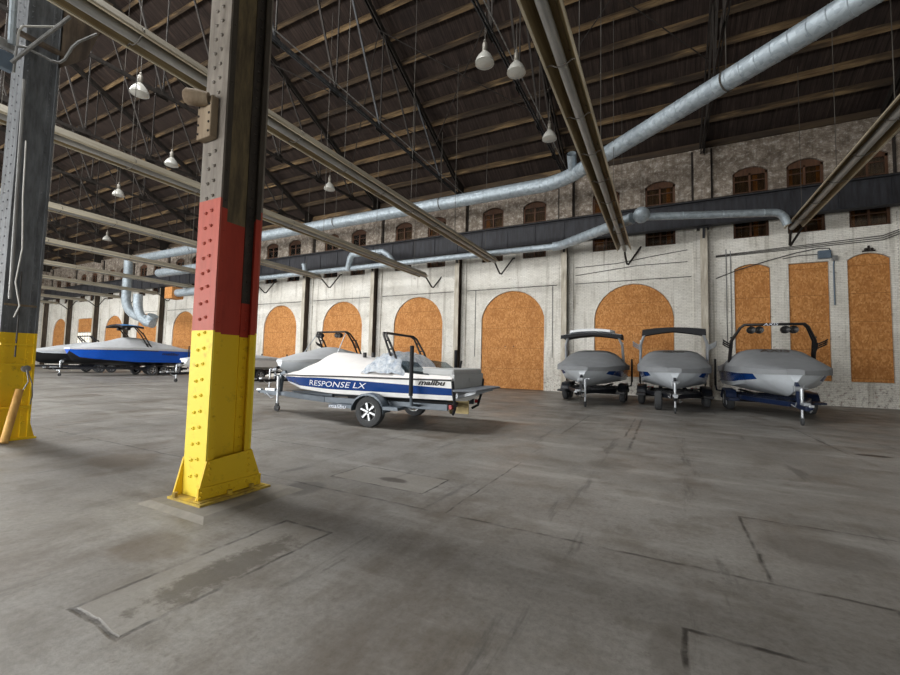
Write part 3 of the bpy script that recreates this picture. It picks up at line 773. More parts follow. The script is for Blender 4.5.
# ------------------------------------------------------------------ the red and yellow column
cx0, cx1, cy0, cy1 = -4.545, -4.175, 2.68, 3.2
t = thing('steel_column', 'riveted steel column banded yellow, red and bare grey, in the foreground', 'column', ((cx0+cx1)/2, (cy0+cy1)/2, .05))
HX = (cx1-cx0)/2; HY = (cy1-cy0)/2; TOP = roofz(2.9)-.6
def rivets(mb, face, us, z0, z1, step, zig=.0, r=.021, h=.02):
    k = 0; z = z0
    while z < z1:
        for i, u in enumerate(us):
            zz = z + (zig if i % 2 else 0)
            if face == '-y': mb.dome((u,-HY,zz),(0,-1,0),r,h)
            elif face == '+x': mb.dome((HX,u,zz),(1,0,0),r,h)
        z += step
for sy, nm in ((-1,'front'),(1,'rear')):
    a = MB(); y0, y1 = (-HY, -HY+.022) if sy < 0 else (HY-.022, HY)
    a.box(-HX,HX,y0,y1,0,TOP)
    if sy < 0:
        rivets(a, '-y', (-.05,.05), .2, 9.5, .165, .02)
    obj('flange', a, M['col_flange_lit'], t)
# web box set back from the face, angles at both edges
a = MB(); a.box(HX-.125,HX-.11,-HY+.02,HY-.02,0,TOP); a.box(-HX+.11,-HX+.125,-HY+.02,HY-.02,0,TOP); obj('web_plate', a, M['col_web'], t)
a = MB(); a.box(HX-.11,HX-.002,-HY+.022,-HY+.04,0,TOP); a.box(HX-.02,HX,-HY+.022,-HY+.085,0,TOP)
z = .5
while z < 9: a.dome((HX,-HY+.055,z),(1,0,0),.014,.01); z += .33
obj('front_angle', a, M['col_edge'], t)
a = MB(); a.box(HX-.11,HX-.095,HY-.14,HY-.022,0,TOP)
z = .45
while z < 9:
    a.dome((HX-.095,HY-.085,z),(1,0,0),.019,.016); z += .11
obj('rear_angle', a, M['col_strip'], t)
a = MB(); a.box(HX-.095,HX,HY-.036,HY-.022,0,TOP); a.box(HX-.015,HX,HY-.08,HY-.036,0,TOP); obj('rear_edge', a, M['col_edge'], t)
# flared base plates
a = MB()
for sx in (1,-1):
    xx = HX if sx > 0 else -HX
    e = (.022*sx,0,0)
    a.prism([(xx,-HY-.09,0),(xx,HY+.13,0),(xx,HY+.11,.13),(xx,HY,.42),(xx,-HY,.38)], e)
    if sx > 0: a.beam((xx+.03,-HY-.08,.065),(xx+.03,HY+.12,.065),.02,.12)
    for (yy, zz) in [(-HY+.03,.18),(-HY+.03,.24),(-HY+.03,.3),(-HY+.03,.36),(HY-.04,.18),(HY-.04,.25),(HY-.04,.32),(HY-.04,.38)] + [(-HY-.05+i*.1,.085) for i in range(7)] + [(-HY-.06+i*.18,.04) for i in range(4)]:
        a.dome((xx+(.04 if zz < .15 and sx > 0 else .022)*sx,yy,zz),(sx,0,0),.017,.014)
obj('base_gusset', a, M['col_edge'], t)
a = MB(); a.box(-HX-.03,HX+.15,-HY-.13,HY+.17,-.022,.0); a.box(HX-.05,HX+.1,-HY-.1,HY+.13,0,.01)
for (xx,yy) in [(HX+.07,-.02),(HX+.07,HY-.02),(-HX+.05,-HY-.1)]: a.cyl((xx,yy,0),(xx,yy,.045),.028,n=6)
obj('base_plate', a, M['base_paint'], t)
# tie bracket bolted to the front flange
t2 = thing('cast_bracket', 'rusty cast bracket bolted to the front of the red and yellow column', 'bracket', ((cx0+cx1)/2-.04, cy0, 3.86))
a = MB(); a.box(-.13,.11,-.09,-.004,0,.46); obj('plate', a, M['dust'], t2, bevel=.012)
a = MB(); a.lathe([(0,-.14),(.07,-.14),(.085,-.04),(.085,.07),(.06,.1),(0,.11)], (-.06,-.17,.42),(-.75,-.6,.0),14); obj('boss', a, M['dust'], t2, smooth=40)
for zz in (.06,.16,.26,.36):
    for xx in (-.1,.08):
        a = MB(); a.dome((xx,-.09,zz),(0,-1,0),.014,.012); obj('bolt', a, M['rust_dark'], t2)
b = MB(); b.add([(-4.75,2.36,0),(-3.66,2.36,0),(-3.7,3.56,0),(-4.75,3.56,0),(-4.68,2.44,.028),(-3.78,2.44,.028),(-3.82,3.48,.028),(-4.68,3.48,.028)],
   [(4,5,6,7),(0,1,5,4),(1,2,6,5),(2,3,7,6),(3,0,4,7)]); struct('trim_40', b, M['plinth'])

# ------------------------------------------------------------------ left column with conduits
lx1 = -9.93; ly0, ly1 = 2.70, 3.12; lw = .55
t = thing('steel_column', 'dark grey steel column with yellow painted foot at the left edge', 'column', (lx1-lw/2, (ly0+ly1)/2, 0))
hx, hy = lw/2, (ly1-ly0)/2
a = MB(); a.box(hx-.03,hx-.012,-hy,hy,0,14.2); obj('web_plate', a, M['post_paint'], t)
a = MB(); a.box(-hx,hx,-hy-.02,-hy,0,14.2)
z = .3
while z < 9: 
    for xx in (-.1,.1): a.dome((xx,-hy-.02,z),(0,-1,0),.018,.014)
    z += .16
obj('flange', a, M['post_paint'], t)
a = MB(); a.box(-hx,hx,hy,hy+.02,0,14.2); obj('flange', a, M['post_paint'], t)
a = MB(); a.box(hx-.012,hx,hy-.1,hy,0,14.2); a.box(hx-.012,hx+.04,hy-.012,hy+.02,.0,14.2)
z = .3
while z < 9: a.dome((hx,hy-.07,z),(1,0,0),.013,.012); z += .11
obj('rear_angle', a, M['post_paint'], t)
a = MB(); a.box(hx-.012,hx,-hy,-hy+.07,0,14.2)
z = .3
while z < 9: a.dome((hx,-hy+.04,z),(1,0,0),.013,.012); z += .11
obj('front_angle', a, M['post_paint'], t)
for zz in (.54,1.27,1.62):
    a = MB(); a.box(hx,hx+.09,-hy-.02,hy-.02,zz,zz+.035); obj('batten', a, M['post_paint'], t)
a = MB(); a.box(hx,hx+.014,-hy,hy,2.3,2.335); obj('rusty_strap', a, M['dust'], t)
a = MB(); a.box(-hx-.1,hx+.09,-hy-.1,hy+.1,0,.03); a.prism([(hx,hy-.1,.03),(hx,hy+.09,.03),(hx,hy+.02,.3),(hx,hy-.1,.3)],(.02,0,0)); obj('base_plate', a, M['post_paint'], t)
# crane-side head: stiffener plates and bracket beam
a = MB(); a.box(hx,hx+.12,-hy-.2,hy+.05,7.0,7.05); a.prism([(hx+.02,hy,6.75),(hx+.02,hy+.4,7.2),(hx+.02,hy+.75,8.6),(hx+.02,hy,8.6)],(.02,0,0)); obj('bracket_beam', a, M['wall_steel_dark'], t)
a = MB()
t3 = thing('electrical_box', 'small pale junction box on the yellow foot of the left column', 'box', (lx1+.03, 3.02, 1.22))
a = MB(); a.cyl((0,0,0),(.06,0,0),.06,n=10); obj('housing', a, M['conduit'], t3)
def cable(pts, r, m, lab): 
    a = MB(); a.tube(pts, r, 5); tag(obj('cable', a, m, smooth=60), lab, 'cable')
cable([(lx1+.1,3.02,1.2),(lx1+.11,3.05,1.0),(lx1+.08,2.98,.8),(lx1+.1,2.96,.62)], .01, M['conduit'], 'loose pale cable hanging from the junction box on the left column')
cable([(lx1+.1,3.03,1.2),(lx1+.12,3.1,.95),(lx1+.1,3.12,.75),(lx1+.1,3.1,.6)], .009, M['conduit'], 'second loose cable hanging right of the first on the left column')
cable([(lx1+.04,2.78,5.2),(lx1+.05,2.8,4.2),(lx1+.08,2.84,3.3),(lx1+.05,2.8,2.7),(lx1+.1,2.86,2.3),(lx1+.04,2.82,2.1)], .012, M['white_cable'], 'pale cable looping down the front of the left column')
cable([(lx1+.06,2.86,2.9),(lx1+.06,2.87,2.1),(lx1+.06,2.87,1.42)], .012, M['cable'], 'dark drop cord ending above the yellow foot of the left column')
a = MB(); a.tube([(lx1+.16,2.66,6.2),(lx1+.16,2.72,2.4)], .025, 8); tag(obj('conduit', a, M['conduit']), 'vertical steel conduit on the left column', 'conduit')
a = MB(); a.tube([(lx1+.24,2.42,7.9),(lx1+.24,2.45,6.65)], .05, 8); tag(obj('conduit', a, M['galv']), 'thick vertical pipe at the top of the left column', 'conduit')
a = MB(); a.tube([(lx1+.25,2.5,6.2),(lx1+.25,2.51,6.66),(lx1+.25,2.6,6.72),(lx1+.25,2.95,6.71),(lx1+.25,3.06,6.75),(lx1+.25,3.13,6.86),(lx1+.25,3.22,7.16),(lx1+.25,3.3,7.32),(lx1+.25,3.56,7.67)], .022, 7); tag(obj('conduit', a, M['conduit'], smooth=50), 'bent conduit looping around the head of the left column', 'conduit')
a = MB(); a.tube([(lx1+.25,2.46,6.34),(lx1+.25,3.15,7.69)], .03, 8); tag(obj('conduit', a, M['conduit']), 'slanting brace pipe at the head of the left column', 'conduit')
t = thing('electrical_box', 'blue grey box on the conduit at the head of the left column', 'box', (lx1+.2, 2.4, 6.2))
a = MB(); a.box(-.06,.06,-.1,.09,0,.3); obj('housing', a, M['box_blue'], t, bevel=.01)
a = MB(); a.box(-.05,.05,-.12,.12,.36,.5); obj('junction', a, M['conduit'], t, bevel=.01)
a = MB(); a.tube([(lx1+.25,2.5,6.2),(lx1+.25,2.52,6.95),(lx1+.25,2.56,7.06),(lx1+.25,2.98,7.37)], .018, 7); tag(obj('conduit', a, M['white_cable'], smooth=50), 'pale bent conduit running across the head of the left column', 'conduit')
# timber leaning on the yellow foot
a = MB(); a.cyl((lx1+.36,2.74,0.02),(lx1+.1,2.95,.86),.055,n=12); tag(obj('wooden_post', a, M['wood_post'], smooth=40), 'short round timber leaning against the yellow foot of the left column', 'post')

# ------------------------------------------------------------------ boats
def interp(tab, s):
    if s <= tab[0][0]: return tab[0][1]
    for (a, va), (b_, vb) in zip(tab[:-1], tab[1:]):
        if s <= b_:
            t = (s-a)/(b_-a); t = t*t*(3-2*t)*.5 + t*.5
            return va+(vb-va)*t
    return tab[-1][1]
class Hull:
    """local frame: x from stern (0) to bow (L), y to port, z up from the floor"""
    def __init__(s, L, beam, sheer, chine, keel, plan, rows):
        s.L=L; s.B=beam/2; s.sheer=sheer; s.chine=chine; s.keel=keel; s.plan=plan; s.rows=rows
    def half(s, q): return s.B*interp(s.plan, q)
    def side(s, q, t):
        """point on the port side, t 0 at chine .. 1 at gunwale -> (y,z)"""
        g = s.half(q); c = g*(.9-.25*max(0,q-.55)/.45); zc = interp(s.chine,q); zs = interp(s.sheer,q)
        bul = .02*sin(pi*t)
        return (c+(g-c)*t+bul, zc+(zs-zc)*t)
    def section(s, q):
        pts = [s.side(q, t(q) if callable(t) else t) for t in s.rows]
        zk = interp(s.keel, q); c, zc = pts[0]
        mid = (c*.5, zk+(zc-zk)*.42)
        half = list(reversed(pts)) + [mid]
        return half + [(0, zk)] + [(-y, z) for (y, z) in reversed(half)]
    def build(s, name, mats, rowm, bott, parent, off):
        N = 30; qs = [1-(1-i/N)**1.25 if False else i/N for i in range(N+1)]
        rows = []
        for q in qs: rows.append([(q*s.L, y, z) for (y, z) in s.section(q)])
        nr = len(s.rows); a = MB()
        def mf(i, j):
            n = 2*(nr+1)
            k = j if j < nr+1 else n-1-j
            if k < nr-1: return rowm(qs[i], nr-2-k)
            return bott
        a.grid(rows, mif=mf)
        last = len(rows[0])
        a.add(rows[0], [tuple(range(last))], rowm(0, 0)); a.add(rows[-1], [tuple(range(last))], rowm(1, 0))
        a.v = [v-off for v in a.v]
        return obj(name, a, mats, parent, smooth=40)
def cover_mesh(h, q0, q1, crown, over=.03, skirt=.12, flat=2.4, N=26, K=12):
    a = MB(); rows = []
    sk0 = skirt
    for i in range(N+1):
        q = q0+(q1-q0)*i/N; g = h.half(q)+over; zs = interp(h.sheer,q); c = interp(crown,q)
        skirt = sk0*(1-.45*max(0,(q-.8)/.2))
        r = [(q*h.L, g, zs-skirt)]
        for k in range(K+1):
            v = 1-2*k/K
            r.append((q*h.L, g*v, zs+.015+c*(1-abs(v)**flat)))
        r.append((q*h.L, -g, zs-skirt)); rows.append(r)
    # pull the bow end closed
    if q1 > .97:
        e = rows[-1]; rows.append([(p[0]+over, p[1]*.97, min(p[2], interp(h.sheer,q1)-skirt)) for p in e])
    if q0 < .03:
        e = rows[0]; rows.insert(0, [(p[0]-over, p[1]*.98, min(p[2], interp(h.sheer,q0)-skirt)) for p in e])
    a.grid(rows); return a
def text_on(parent, name, body, mat, size, mapf, shear=.25, off=Vector((0,0,0)), sx=1.0, bold=0.0):
    cu = bpy.data.curves.new('tmp', 'FONT'); cu.body = body; cu.size = size; cu.shear = shear; cu.align_x = 'CENTER'; cu.offset = bold; cu.resolution_u = 3
    to = bpy.data.objects.new('tmp', cu); link(to); bpy.context.view_layer.update()
    me = bpy.data.meshes.new_from_object(to.evaluated_get(bpy.context.evaluated_depsgraph_get()))
    bpy.data.objects.remove(to); bpy.data.curves.remove(cu)
    bm = bmesh.new(); bm.from_mesh(me)
    bmesh.ops.triangulate(bm, faces=bm.faces)
    for v in bm.verts: v.co = mapf(v.co.x*sx, v.co.y) - off
    bm.to_mesh(me); bm.free()
    me.materials.clear(); me.materials.append(mat); me.name = name
    o = link(bpy.data.objects.new(name, me)); o.parent = parent; return o

def wheel(parent, x, y, r=.35, w=.24, side=1, spokes=5, rim=.55):
    a = MB(); W = w/2
    a.lathe([(r*.6,-W*.9),(r*.8,-W),(r*.96,-W*.8),(r,-W*.45),(r,W*.45),(r*.96,W*.8),(r*.8,W),(r*.6,W*.9),(r*.57,0)], (x,y,r), (0,1,0), 28, close=True)
    o = obj('tire', a, M['rubber'], parent, smooth=35)
    a = MB(); R = r*.6; yf = y+side*W*.75
    a.lathe([(R,-W*.8),(R,W*.82),(R*.95,W*.86),(R*.93,W*.5),(R*.93,-W*.8)], (x,y,r), (0,side,0), 24, close=True, mi=1)
    a.lathe([(0,.0),(R*.9,.0)], (x,yf-side*.06,r), (0,side,0), 20, mi=0)
    for k in range(spokes):
        an = 2*pi*k/spokes+.3; d = Vector((cos(an),0,sin(an))); p = Vector((-sin(an),0,cos(an)))
        c = Vector((x,yf,r)); vs = []
        for (rr, ww) in ((.12,.09),(.93,.11)):
            for sgn in (-1,1):
                for dy in (-.03,.015): vs.append(c+d*R*rr+p*R*ww*sgn+Vector((0,side*dy,0)))
        a.add(vs, [(0,1,3,2),(4,6,7,5),(0,4,5,1),(2,3,7,6),(1,5,7,3),(0,2,6,4)], 1)
    a.lathe([(R*.22,-.02),(R*.22,.02),(R*.1,.035),(0,.035)], (x,yf,r), (0,side,0), 12, mi=1)
    obj('rim', a, [M['black'], M['alloy']], o, smooth=30)
def trailer(lab, loc, rz, L, bw, axles, zk, jack=.5, jy=.0, fm='trailer', group='boat trailers', posts=True, guide_h=1.75, spare=False, gx=.25, spokes=5):
    """x 0 at boat transom; coupler in front of the bow"""
    t = thing('boat_trailer', lab, 'trailer', loc, rz, group)
    F = M[fm]; a = MB(); hy_ = bw-.28; zf = .52
    Lb = L+jack
    for s in (-1,1):
        a.beam((.15,s*hy_,zf),(L*.62,s*hy_,zf),.08,.14)
        pts = [(L*.62,s*hy_,zf),(L*.8,s*hy_*.62,zf),(L*.98,s*.12,zf)]
        for p, q in zip(pts[:-1], pts[1:]): a.beam(p, q, .08,.14)
    for xx in (.3, L*.28, L*.5): a.beam((xx,-hy_,zf-.02),(xx,hy_,zf-.02),.08,.1)
    obj('frame', a, F, t, bevel=.008)
    a = MB(); a.beam((L*.7,0,zf),(Lb+.55,0,zf-.02),.1,.12); a.beam((Lb+.55,0,zf),(Lb+.8,0,zf+.02),.07,.09); a.sphere((Lb+.78,0,zf+.02),.06,8)
    obj('tongue', a, F, t, bevel=.006)
    a = MB(); a.box(Lb+.15,Lb+.5,-.075,.075,zf+.05,zf+.12); a.box(Lb+.7,Lb+.86,-.05,.05,zf+.04,zf+.1); obj('coupler', a, M['zinc'], t, bevel=.006)
    wy = bw-.02
    for i, ax in enumerate(axles):
        for s in (-1,1): wheel(t, ax, s*wy, side=s, spokes=spokes)
        a = MB(); a.cyl((ax,-wy,.35),(ax,wy,.35),.04,n=8); obj('axle', a, M['black'], t)
    for s in (-1,1):
        a = MB(); x0, x1 = min(axles)-.43, max(axles)+.43
        cl = []
        for k in range(9):
            an = pi*k/8
            r_ = .43
            xx = (max(axles) if an < pi/2 else min(axles)) + r_*cos(an); cl.append((xx, .35+.42*sin(an)))
        i_ = wy-.17; o_ = wy+.15
        rows = [[(p[0], s*i_, p[1]) for p in cl],[(p[0], s*o_, p[1]) for p in cl],[(p[0], s*(o_+.01), p[1]-.05) for p in cl]]
        a.grid(rows); a.box(x1-.02, x1+.62, s*i_ if s>0 else -o_, s*o_ if s>0 else -i_, .4,.47) 
        a.box(x0-.35, x0+.02, s*i_ if s>0 else -o_, s*o_ if s>0 else -i_, .42,.49)
        f = obj('fender', a, F, t, smooth=40)
    for s in (-1,1):
        a = MB(); a.beam((.1,s*.45,zk+.02-.045),(L*.55,s*.45,zk+.02-.045),.14,.05); obj('bunk', a, M['bimini_black'], t, bevel=.01)
        for xx in (.3, L*.28, L*.5):
            a = MB(); a.beam((xx,s*.45,zf),(xx,s*.45,zk-.05),.05,.05,(0,1,0)); obj('bunk_bracket', a, F, t)
    jk = Lb; a = MB(); a.cyl((jk,jy,.2),(jk,jy,.98),.032,n=10); a.cyl((jk,jy,.72),(jk,jy,1.0),.042,n=10); a.beam((jk,jy,.58),(jk,0,.55),.06,.06)
    a.cyl((jk,jy,1.0),(jk+.02,jy,1.03),.02,n=6); a.cyl((jk,jy,1.02),(jk,jy+.14,1.02),.012,n=6)
    j = obj('jack', a, M['zinc'], t, smooth=40)
    a = MB(); a.lathe([(.05,-.03),(.09,-.03),(.1,0),(.09,.03),(.05,.03)], (jk,jy,.1),(0,1,0),14); a.box(jk-.03,jk+.03,jy-.045,jy-.035,.08,.24); a.box(jk-.03,jk+.03,jy+.035,jy+.045,.08,.24); obj('caster', a, M['rubber'], j, smooth=40)
    wx = L+.22; a = MB(); a.beam((wx,0,zf),(wx-.06,0,1.08),.09,.09,(1,0,0)); a.beam((wx-.06,0,1.05),(wx-.2,0,1.12),.08,.1)
    w = obj('winch_post', a, F, t)
    a = MB(); a.cyl((wx-.02,-.08,.98),(wx-.02,.08,.98),.07,n=12); a.box(wx-.1,wx+.05,-.1,-.08,.9,1.06); a.cyl((wx-.02,.1,.98),(wx+.08,.13,1.1),.012,n=6); obj('winch', a, M['zinc'], w)
    a = MB()
    for (p, q) in [((Lb+.4,.12,.5),(Lb+.05,.2,.42)),((Lb+.1,-.14,.62),(Lb-.15,-.2,.55))]: a.tube([p, ((p[0]+q[0])/2,p[1],p[2]-.12), q],.014,5)
    obj('safety_chain', a, M['zinc'], t)
    if posts:
        for s in (-1,1):
            a = MB(); a.tube([(gx,s*hy_,zf),(gx,s*(bw+.12),zf+.06),(gx,s*(bw+.16),zf+.3)],.03,8)
            g = obj('guide_post', a, F, t, smooth=40)
            a = MB(); a.cyl((gx,s*(bw+.16),zf+.25),(gx,s*(bw+.16),guide_h),.045,n=10); obj('guide_pad', a, M['bimini_black'], g, smooth=40)
    for s in (-1,1):
        a = MB(); a.box(.02,.08,s*hy_-.14,s*hy_+.14,zf-.02,zf+.07); obj('tail_light', a, M['red_lens'], t)
    if spare: wheel(t, L*.88, -.5, r=.33, side=1)
    return t

def tower(h, parent, off, q, top, lean, mat, r=.035, wid=.86, double=.22, bar=None):
    zs = interp(h.sheer,q); g = h.half(q)-.06; x = q*h.L; a = MB()
    for dx in ((0, -double) if double else (0,)):
        P = [(x+dx, g, zs), (x+dx+lean*.55, g*.97, zs+(top-zs)*.62), (x+dx*.6+lean*.9, g*wid*.97, top-.1), (x+dx*.6+lean, g*wid*.85, top)]
        P = P + [(p[0], -p[1], p[2]) for p in reversed(P)]
        a.tube(P, r, 8)
    if double:
        for k in (.2,.45,.7):
            for s in (-1,1):
                a.cyl((x+lean*.8*k, s*g*.98, zs+(top-zs)*k), (x+lean*.8*k-double, s*g*.98, zs+(top-zs)*k), r*.7, n=6)
    a.v = [v-off for v in a.v]
    return obj('tower', a, mat, parent, smooth=50)
def speakers(parent, off, x, ys, z, mat, r=.13):
    for y in ys:
        a = MB(); a.lathe([(0,-.14),(r*.6,-.13),(r,-.04),(r,.1),(r*.92,.12),(r*.5,.09),(0,.08)], Vector((x,y,z))-off, (1,0,0), 14); obj('speaker', a, mat, parent, smooth=40)
def rack(parent, off, x, y, z, s, mat):
    a = MB()
    for k in range(3):
        zz = z+.07*k
        a.tube([(x+.05*k,y,zz),(x+.1+.05*k,y+s*.2,zz+.12),(x+.16+.05*k,y+s*.24,zz+.16)],.024,6)
    a.cyl((x,y,z-.05),(x+.12,y,z+.2),.03,n=6)
    a.v = [v-off for v in a.v]; obj('board_rack', a, mat, parent, smooth=40)
def bimini(parent, off, x, z, hw, hl, mats, thick=.14, crown=.12):
    a = MB(); rows = []
    for i in range(9):
        u = -1+2*i/8; r = []
        for k in range(11):
            v = -1+2*k/10
            r.append((x+u*hl, v*hw, z+crown*(1-v*v)-.05*u*u))
        rows.append(r)
    lo = [[(p[0],p[1]*1.01,p[2]-thick*(.6+.4*abs(p[1])/hw)) for p in r] for r in rows]
    a.grid(rows, 0); a.grid([list(reversed(r)) for r in lo], 1)
    for (A, B) in ((rows[0],lo[0]),(rows[-1],lo[-1])): a.grid([A,B], 1)
    a.grid([[r[0] for r in rows],[r[0] for r in lo]], 1); a.grid([[r[-1] for r in rows],[r[-1] for r in lo]], 1)
    a.v = [v-off for v in a.v]; obj('bimini_top', a, mats, parent, smooth=40)
def tagline(mb, off): mb.v = [v-off for v in mb.v]; return mb

# ---- the white and blue ski boat in the foreground
LB = 5.5
loc1 = Vector((-9.79+.9956*5.72, 8.36+.094*5.72, 0)); rz1 = pi+.094
h = Hull(LB, 2.26, [(0,1.12),(.5,1.11),(.8,1.08),(1,1.04)], [(0,.69),(.6,.69),(.8,.73),(.92,.84),(1,.99)], [(0,.6),(.6,.58),(.85,.66),(1,.96)],
         [(0,.97),(.3,1),(.55,.98),(.75,.82),(.9,.5),(1,.1)], [lambda q: 0, lambda q: .12, lambda q: .24, lambda q: .12+.3+.16*min(1,q*2), lambda q: .6+.3*min(1,q*1.6), lambda q: .8+.15*min(1,q*1.6), lambda q: 1])
trailer('blue grey single axle trailer under the white and navy ski boat', loc1, rz1, LB, 1.15, [1.95], .6, jack=.2, jy=.1, gx=.84, guide_h=1.84, spokes=6)
off = Vector((0,0,.58))
bt = thing('motorboat', 'white and navy ski boat under a white cover, nearest the camera', 'boat', loc1+off, rz1)
def rm1(q, k): # rows counted from the chine
    if q > .955: return 0
    return 1 if 2 <= k <= 3 else 0
tr0 = [o for o in bpy.data.objects if o.name == 'boat_trailer'][0]
text_on([c for c in tr0.children if c.name.startswith('fender')][1], 'lettering', 'malibu', M['letter_white'], .14, lambda x, y: Vector((2.75-x, 1.292, .385+y)), .3, Vector((0,0,0)), 1.3)
hl = h.build('hull', [M['white_gel'], M['blue_gel'], M['silver_gel']], rm1, 2, bt, off)
a = MB(); pts = [(q/20*LB, h.half(q/20)+.015, interp(h.sheer,q/20)) for q in range(21)]
a.tube(pts + [(p[0],-p[1],p[2]) for p in reversed(pts)], .022, 6); obj('rub_rail', tagline(a, off), M['rubber'], bt, smooth=60)
def sidemap(qc, tc, nrm=.012):
    def f(x, y):
        xx = qc*LB - x; q = xx/LB; zc = interp(h.chine,q); zs = interp(h.sheer,q)
        t = tc + y/(zs-zc); yy, zz = h.side(q, t); return Vector((xx, yy+nrm, zz))
    return f
text_on(hl, 'lettering', 'RESPONSE LX', M['letter_white'], .19, sidemap(.555,.38), .35, off, 1.55)['label'] = 'white model lettering on the navy stripe'
text_on(hl, 'lettering', 'malibu', M['letter_black'], .155, sidemap(.085,.73), .35, off, 1.5, .005)['label'] = 'black slanted brand lettering near the stern'
cv = cover_mesh(h, .24, 1.0, [(.24,.26),(.4,.42),(.58,.56),(.68,.6),(.76,.36),(.88,.12),(1,.01)], .02, .04, 1.9)
obj('cover', tagline(cv, off), M['cover_white'], bt, smooth=50)
cv = cover_mesh(h, .0, .26, [(0,.16),(.1,.2),(.26,.26)], .0, .0, 5)
obj('rear_cover', tagline(cv, off), M['cover_white'], bt, smooth=40)
a = MB(); a.box(-.02,.75,-.98,.98,1.2,1.36); obj('sun_pad', tagline(a, off), M['vinyl'], bt, bevel=.05)
a = MB(); a.box(-.04,.06,-1.02,1.02,.86,1.24); a.box(-.06,-.04,-.5,.1,1.06,1.16); obj('transom', tagline(a, off), M['vinyl'], bt, bevel=.03)
# wrapped windshield
a = MB(); N = 14; rows = []
for i in range(N+1):
    q = .21+.21*i/N; r = []
    for k in range(15):
        v = 1-2*k/14; rr = .36*sin(pi*min(1,max(0,(i+.6)/(N+1.2))))**.6
        r.append((q*LB, v*1.06, 1.17+(.56-.5*abs(v)**7)*(rr/.36)+random.uniform(-.03,.03)))
    rows.append(r)
a.grid(rows); obj('plastic_wrap', tagline(a, off), M['plastic'], bt, smooth=180)
a = MB()
a.prism([(.55,-1.0,1.2),(1.4,-1.0,1.2),(1.4,-.88,1.55),(.95,-.9,1.5)],(0,.012,0)); obj('windshield', tagline(a, off), M['windshield'], bt)
a = MB(); a.prism([(.55,.98,1.2),(1.3,.98,1.2),(1.3,.88,1.52),(.9,.9,1.48)],(0,.012,0)); obj('windshield', tagline(a, off), M['windshield'], bt)
a = MB()
for dx in (0,-.12):
    P = [(1.5+dx,.84,1.3),(1.7+dx,.82,1.75),(1.86+dx*.6,.79,2.1),(1.92+dx*.6,.7,2.17)]
    P = P + [(p[0],-p[1],p[2]) for p in reversed(P)]; a.tube(P, .028, 8)
for s_ in (-1,1):
    for k in (.3,.6,.85): a.cyl((1.5+.36*k,s_*.83,1.3+.8*k),(1.38+.38*k,s_*.83,1.3+.8*k),.02,n=6)
obj('tower', tagline(a, off), M['black'], bt, smooth=50)
a = MB(); a.cyl((.62,-.98,1.2),(.55,-.98,1.55),.03,n=8); obj('flag_holder', tagline(a, off), M['black'], bt)
a = MB(); a.prism([(-.52,-.95,.88),(-.52,.95,.88),(-.03,1.1,.88),(-.03,-1.1,.88)],(0,0,.05)); obj('swim_platform', tagline(a, off), M['teak'], bt, bevel=.015)
a = MB()
for s in (-.7,.7): a.beam((0,s,.74),(-.4,s*.95,.86),.05,.06)
a.beam((-.05,-.9,.78),(-.05,.9,.78),.05,.12); obj('platform_bracket', tagline(a, off), M['zinc'], bt)
a = MB(); a.box(-.02,.3,-.02,.02,.3,.62); a.cyl((.15,0,.5),(.55,0,.6),.02,n=8); a.lathe([(0,-.02),(.17,-.015),(.17,.015),(0,.02)],(.4,0,.44),(1,0,.1),10); obj('propeller', tagline(a, off), M['brass'], bt)
a = MB(); a.tube([(-.02,1.08,1.1),(-.05,1.05,.8),(-.02,.9,.5),(.1,.7,.36)],.03,6); obj('tie_strap', tagline(a, off), M['bimini_black'], bt)
a = MB(); a.tube([(-.05,-1.0,1.1),(-.06,-.9,.8),(.0,-.75,.45),(.1,-.6,.38)],.03,6); obj('tie_strap', tagline(a, off), M['bimini_black'], bt)
for xx in (2.45,2.7):
    a = MB(); a.cyl((xx,0.3,1.58),(xx,0.3,1.7),.05,n=10); obj('vent', tagline(a, off), M['black'], bt)

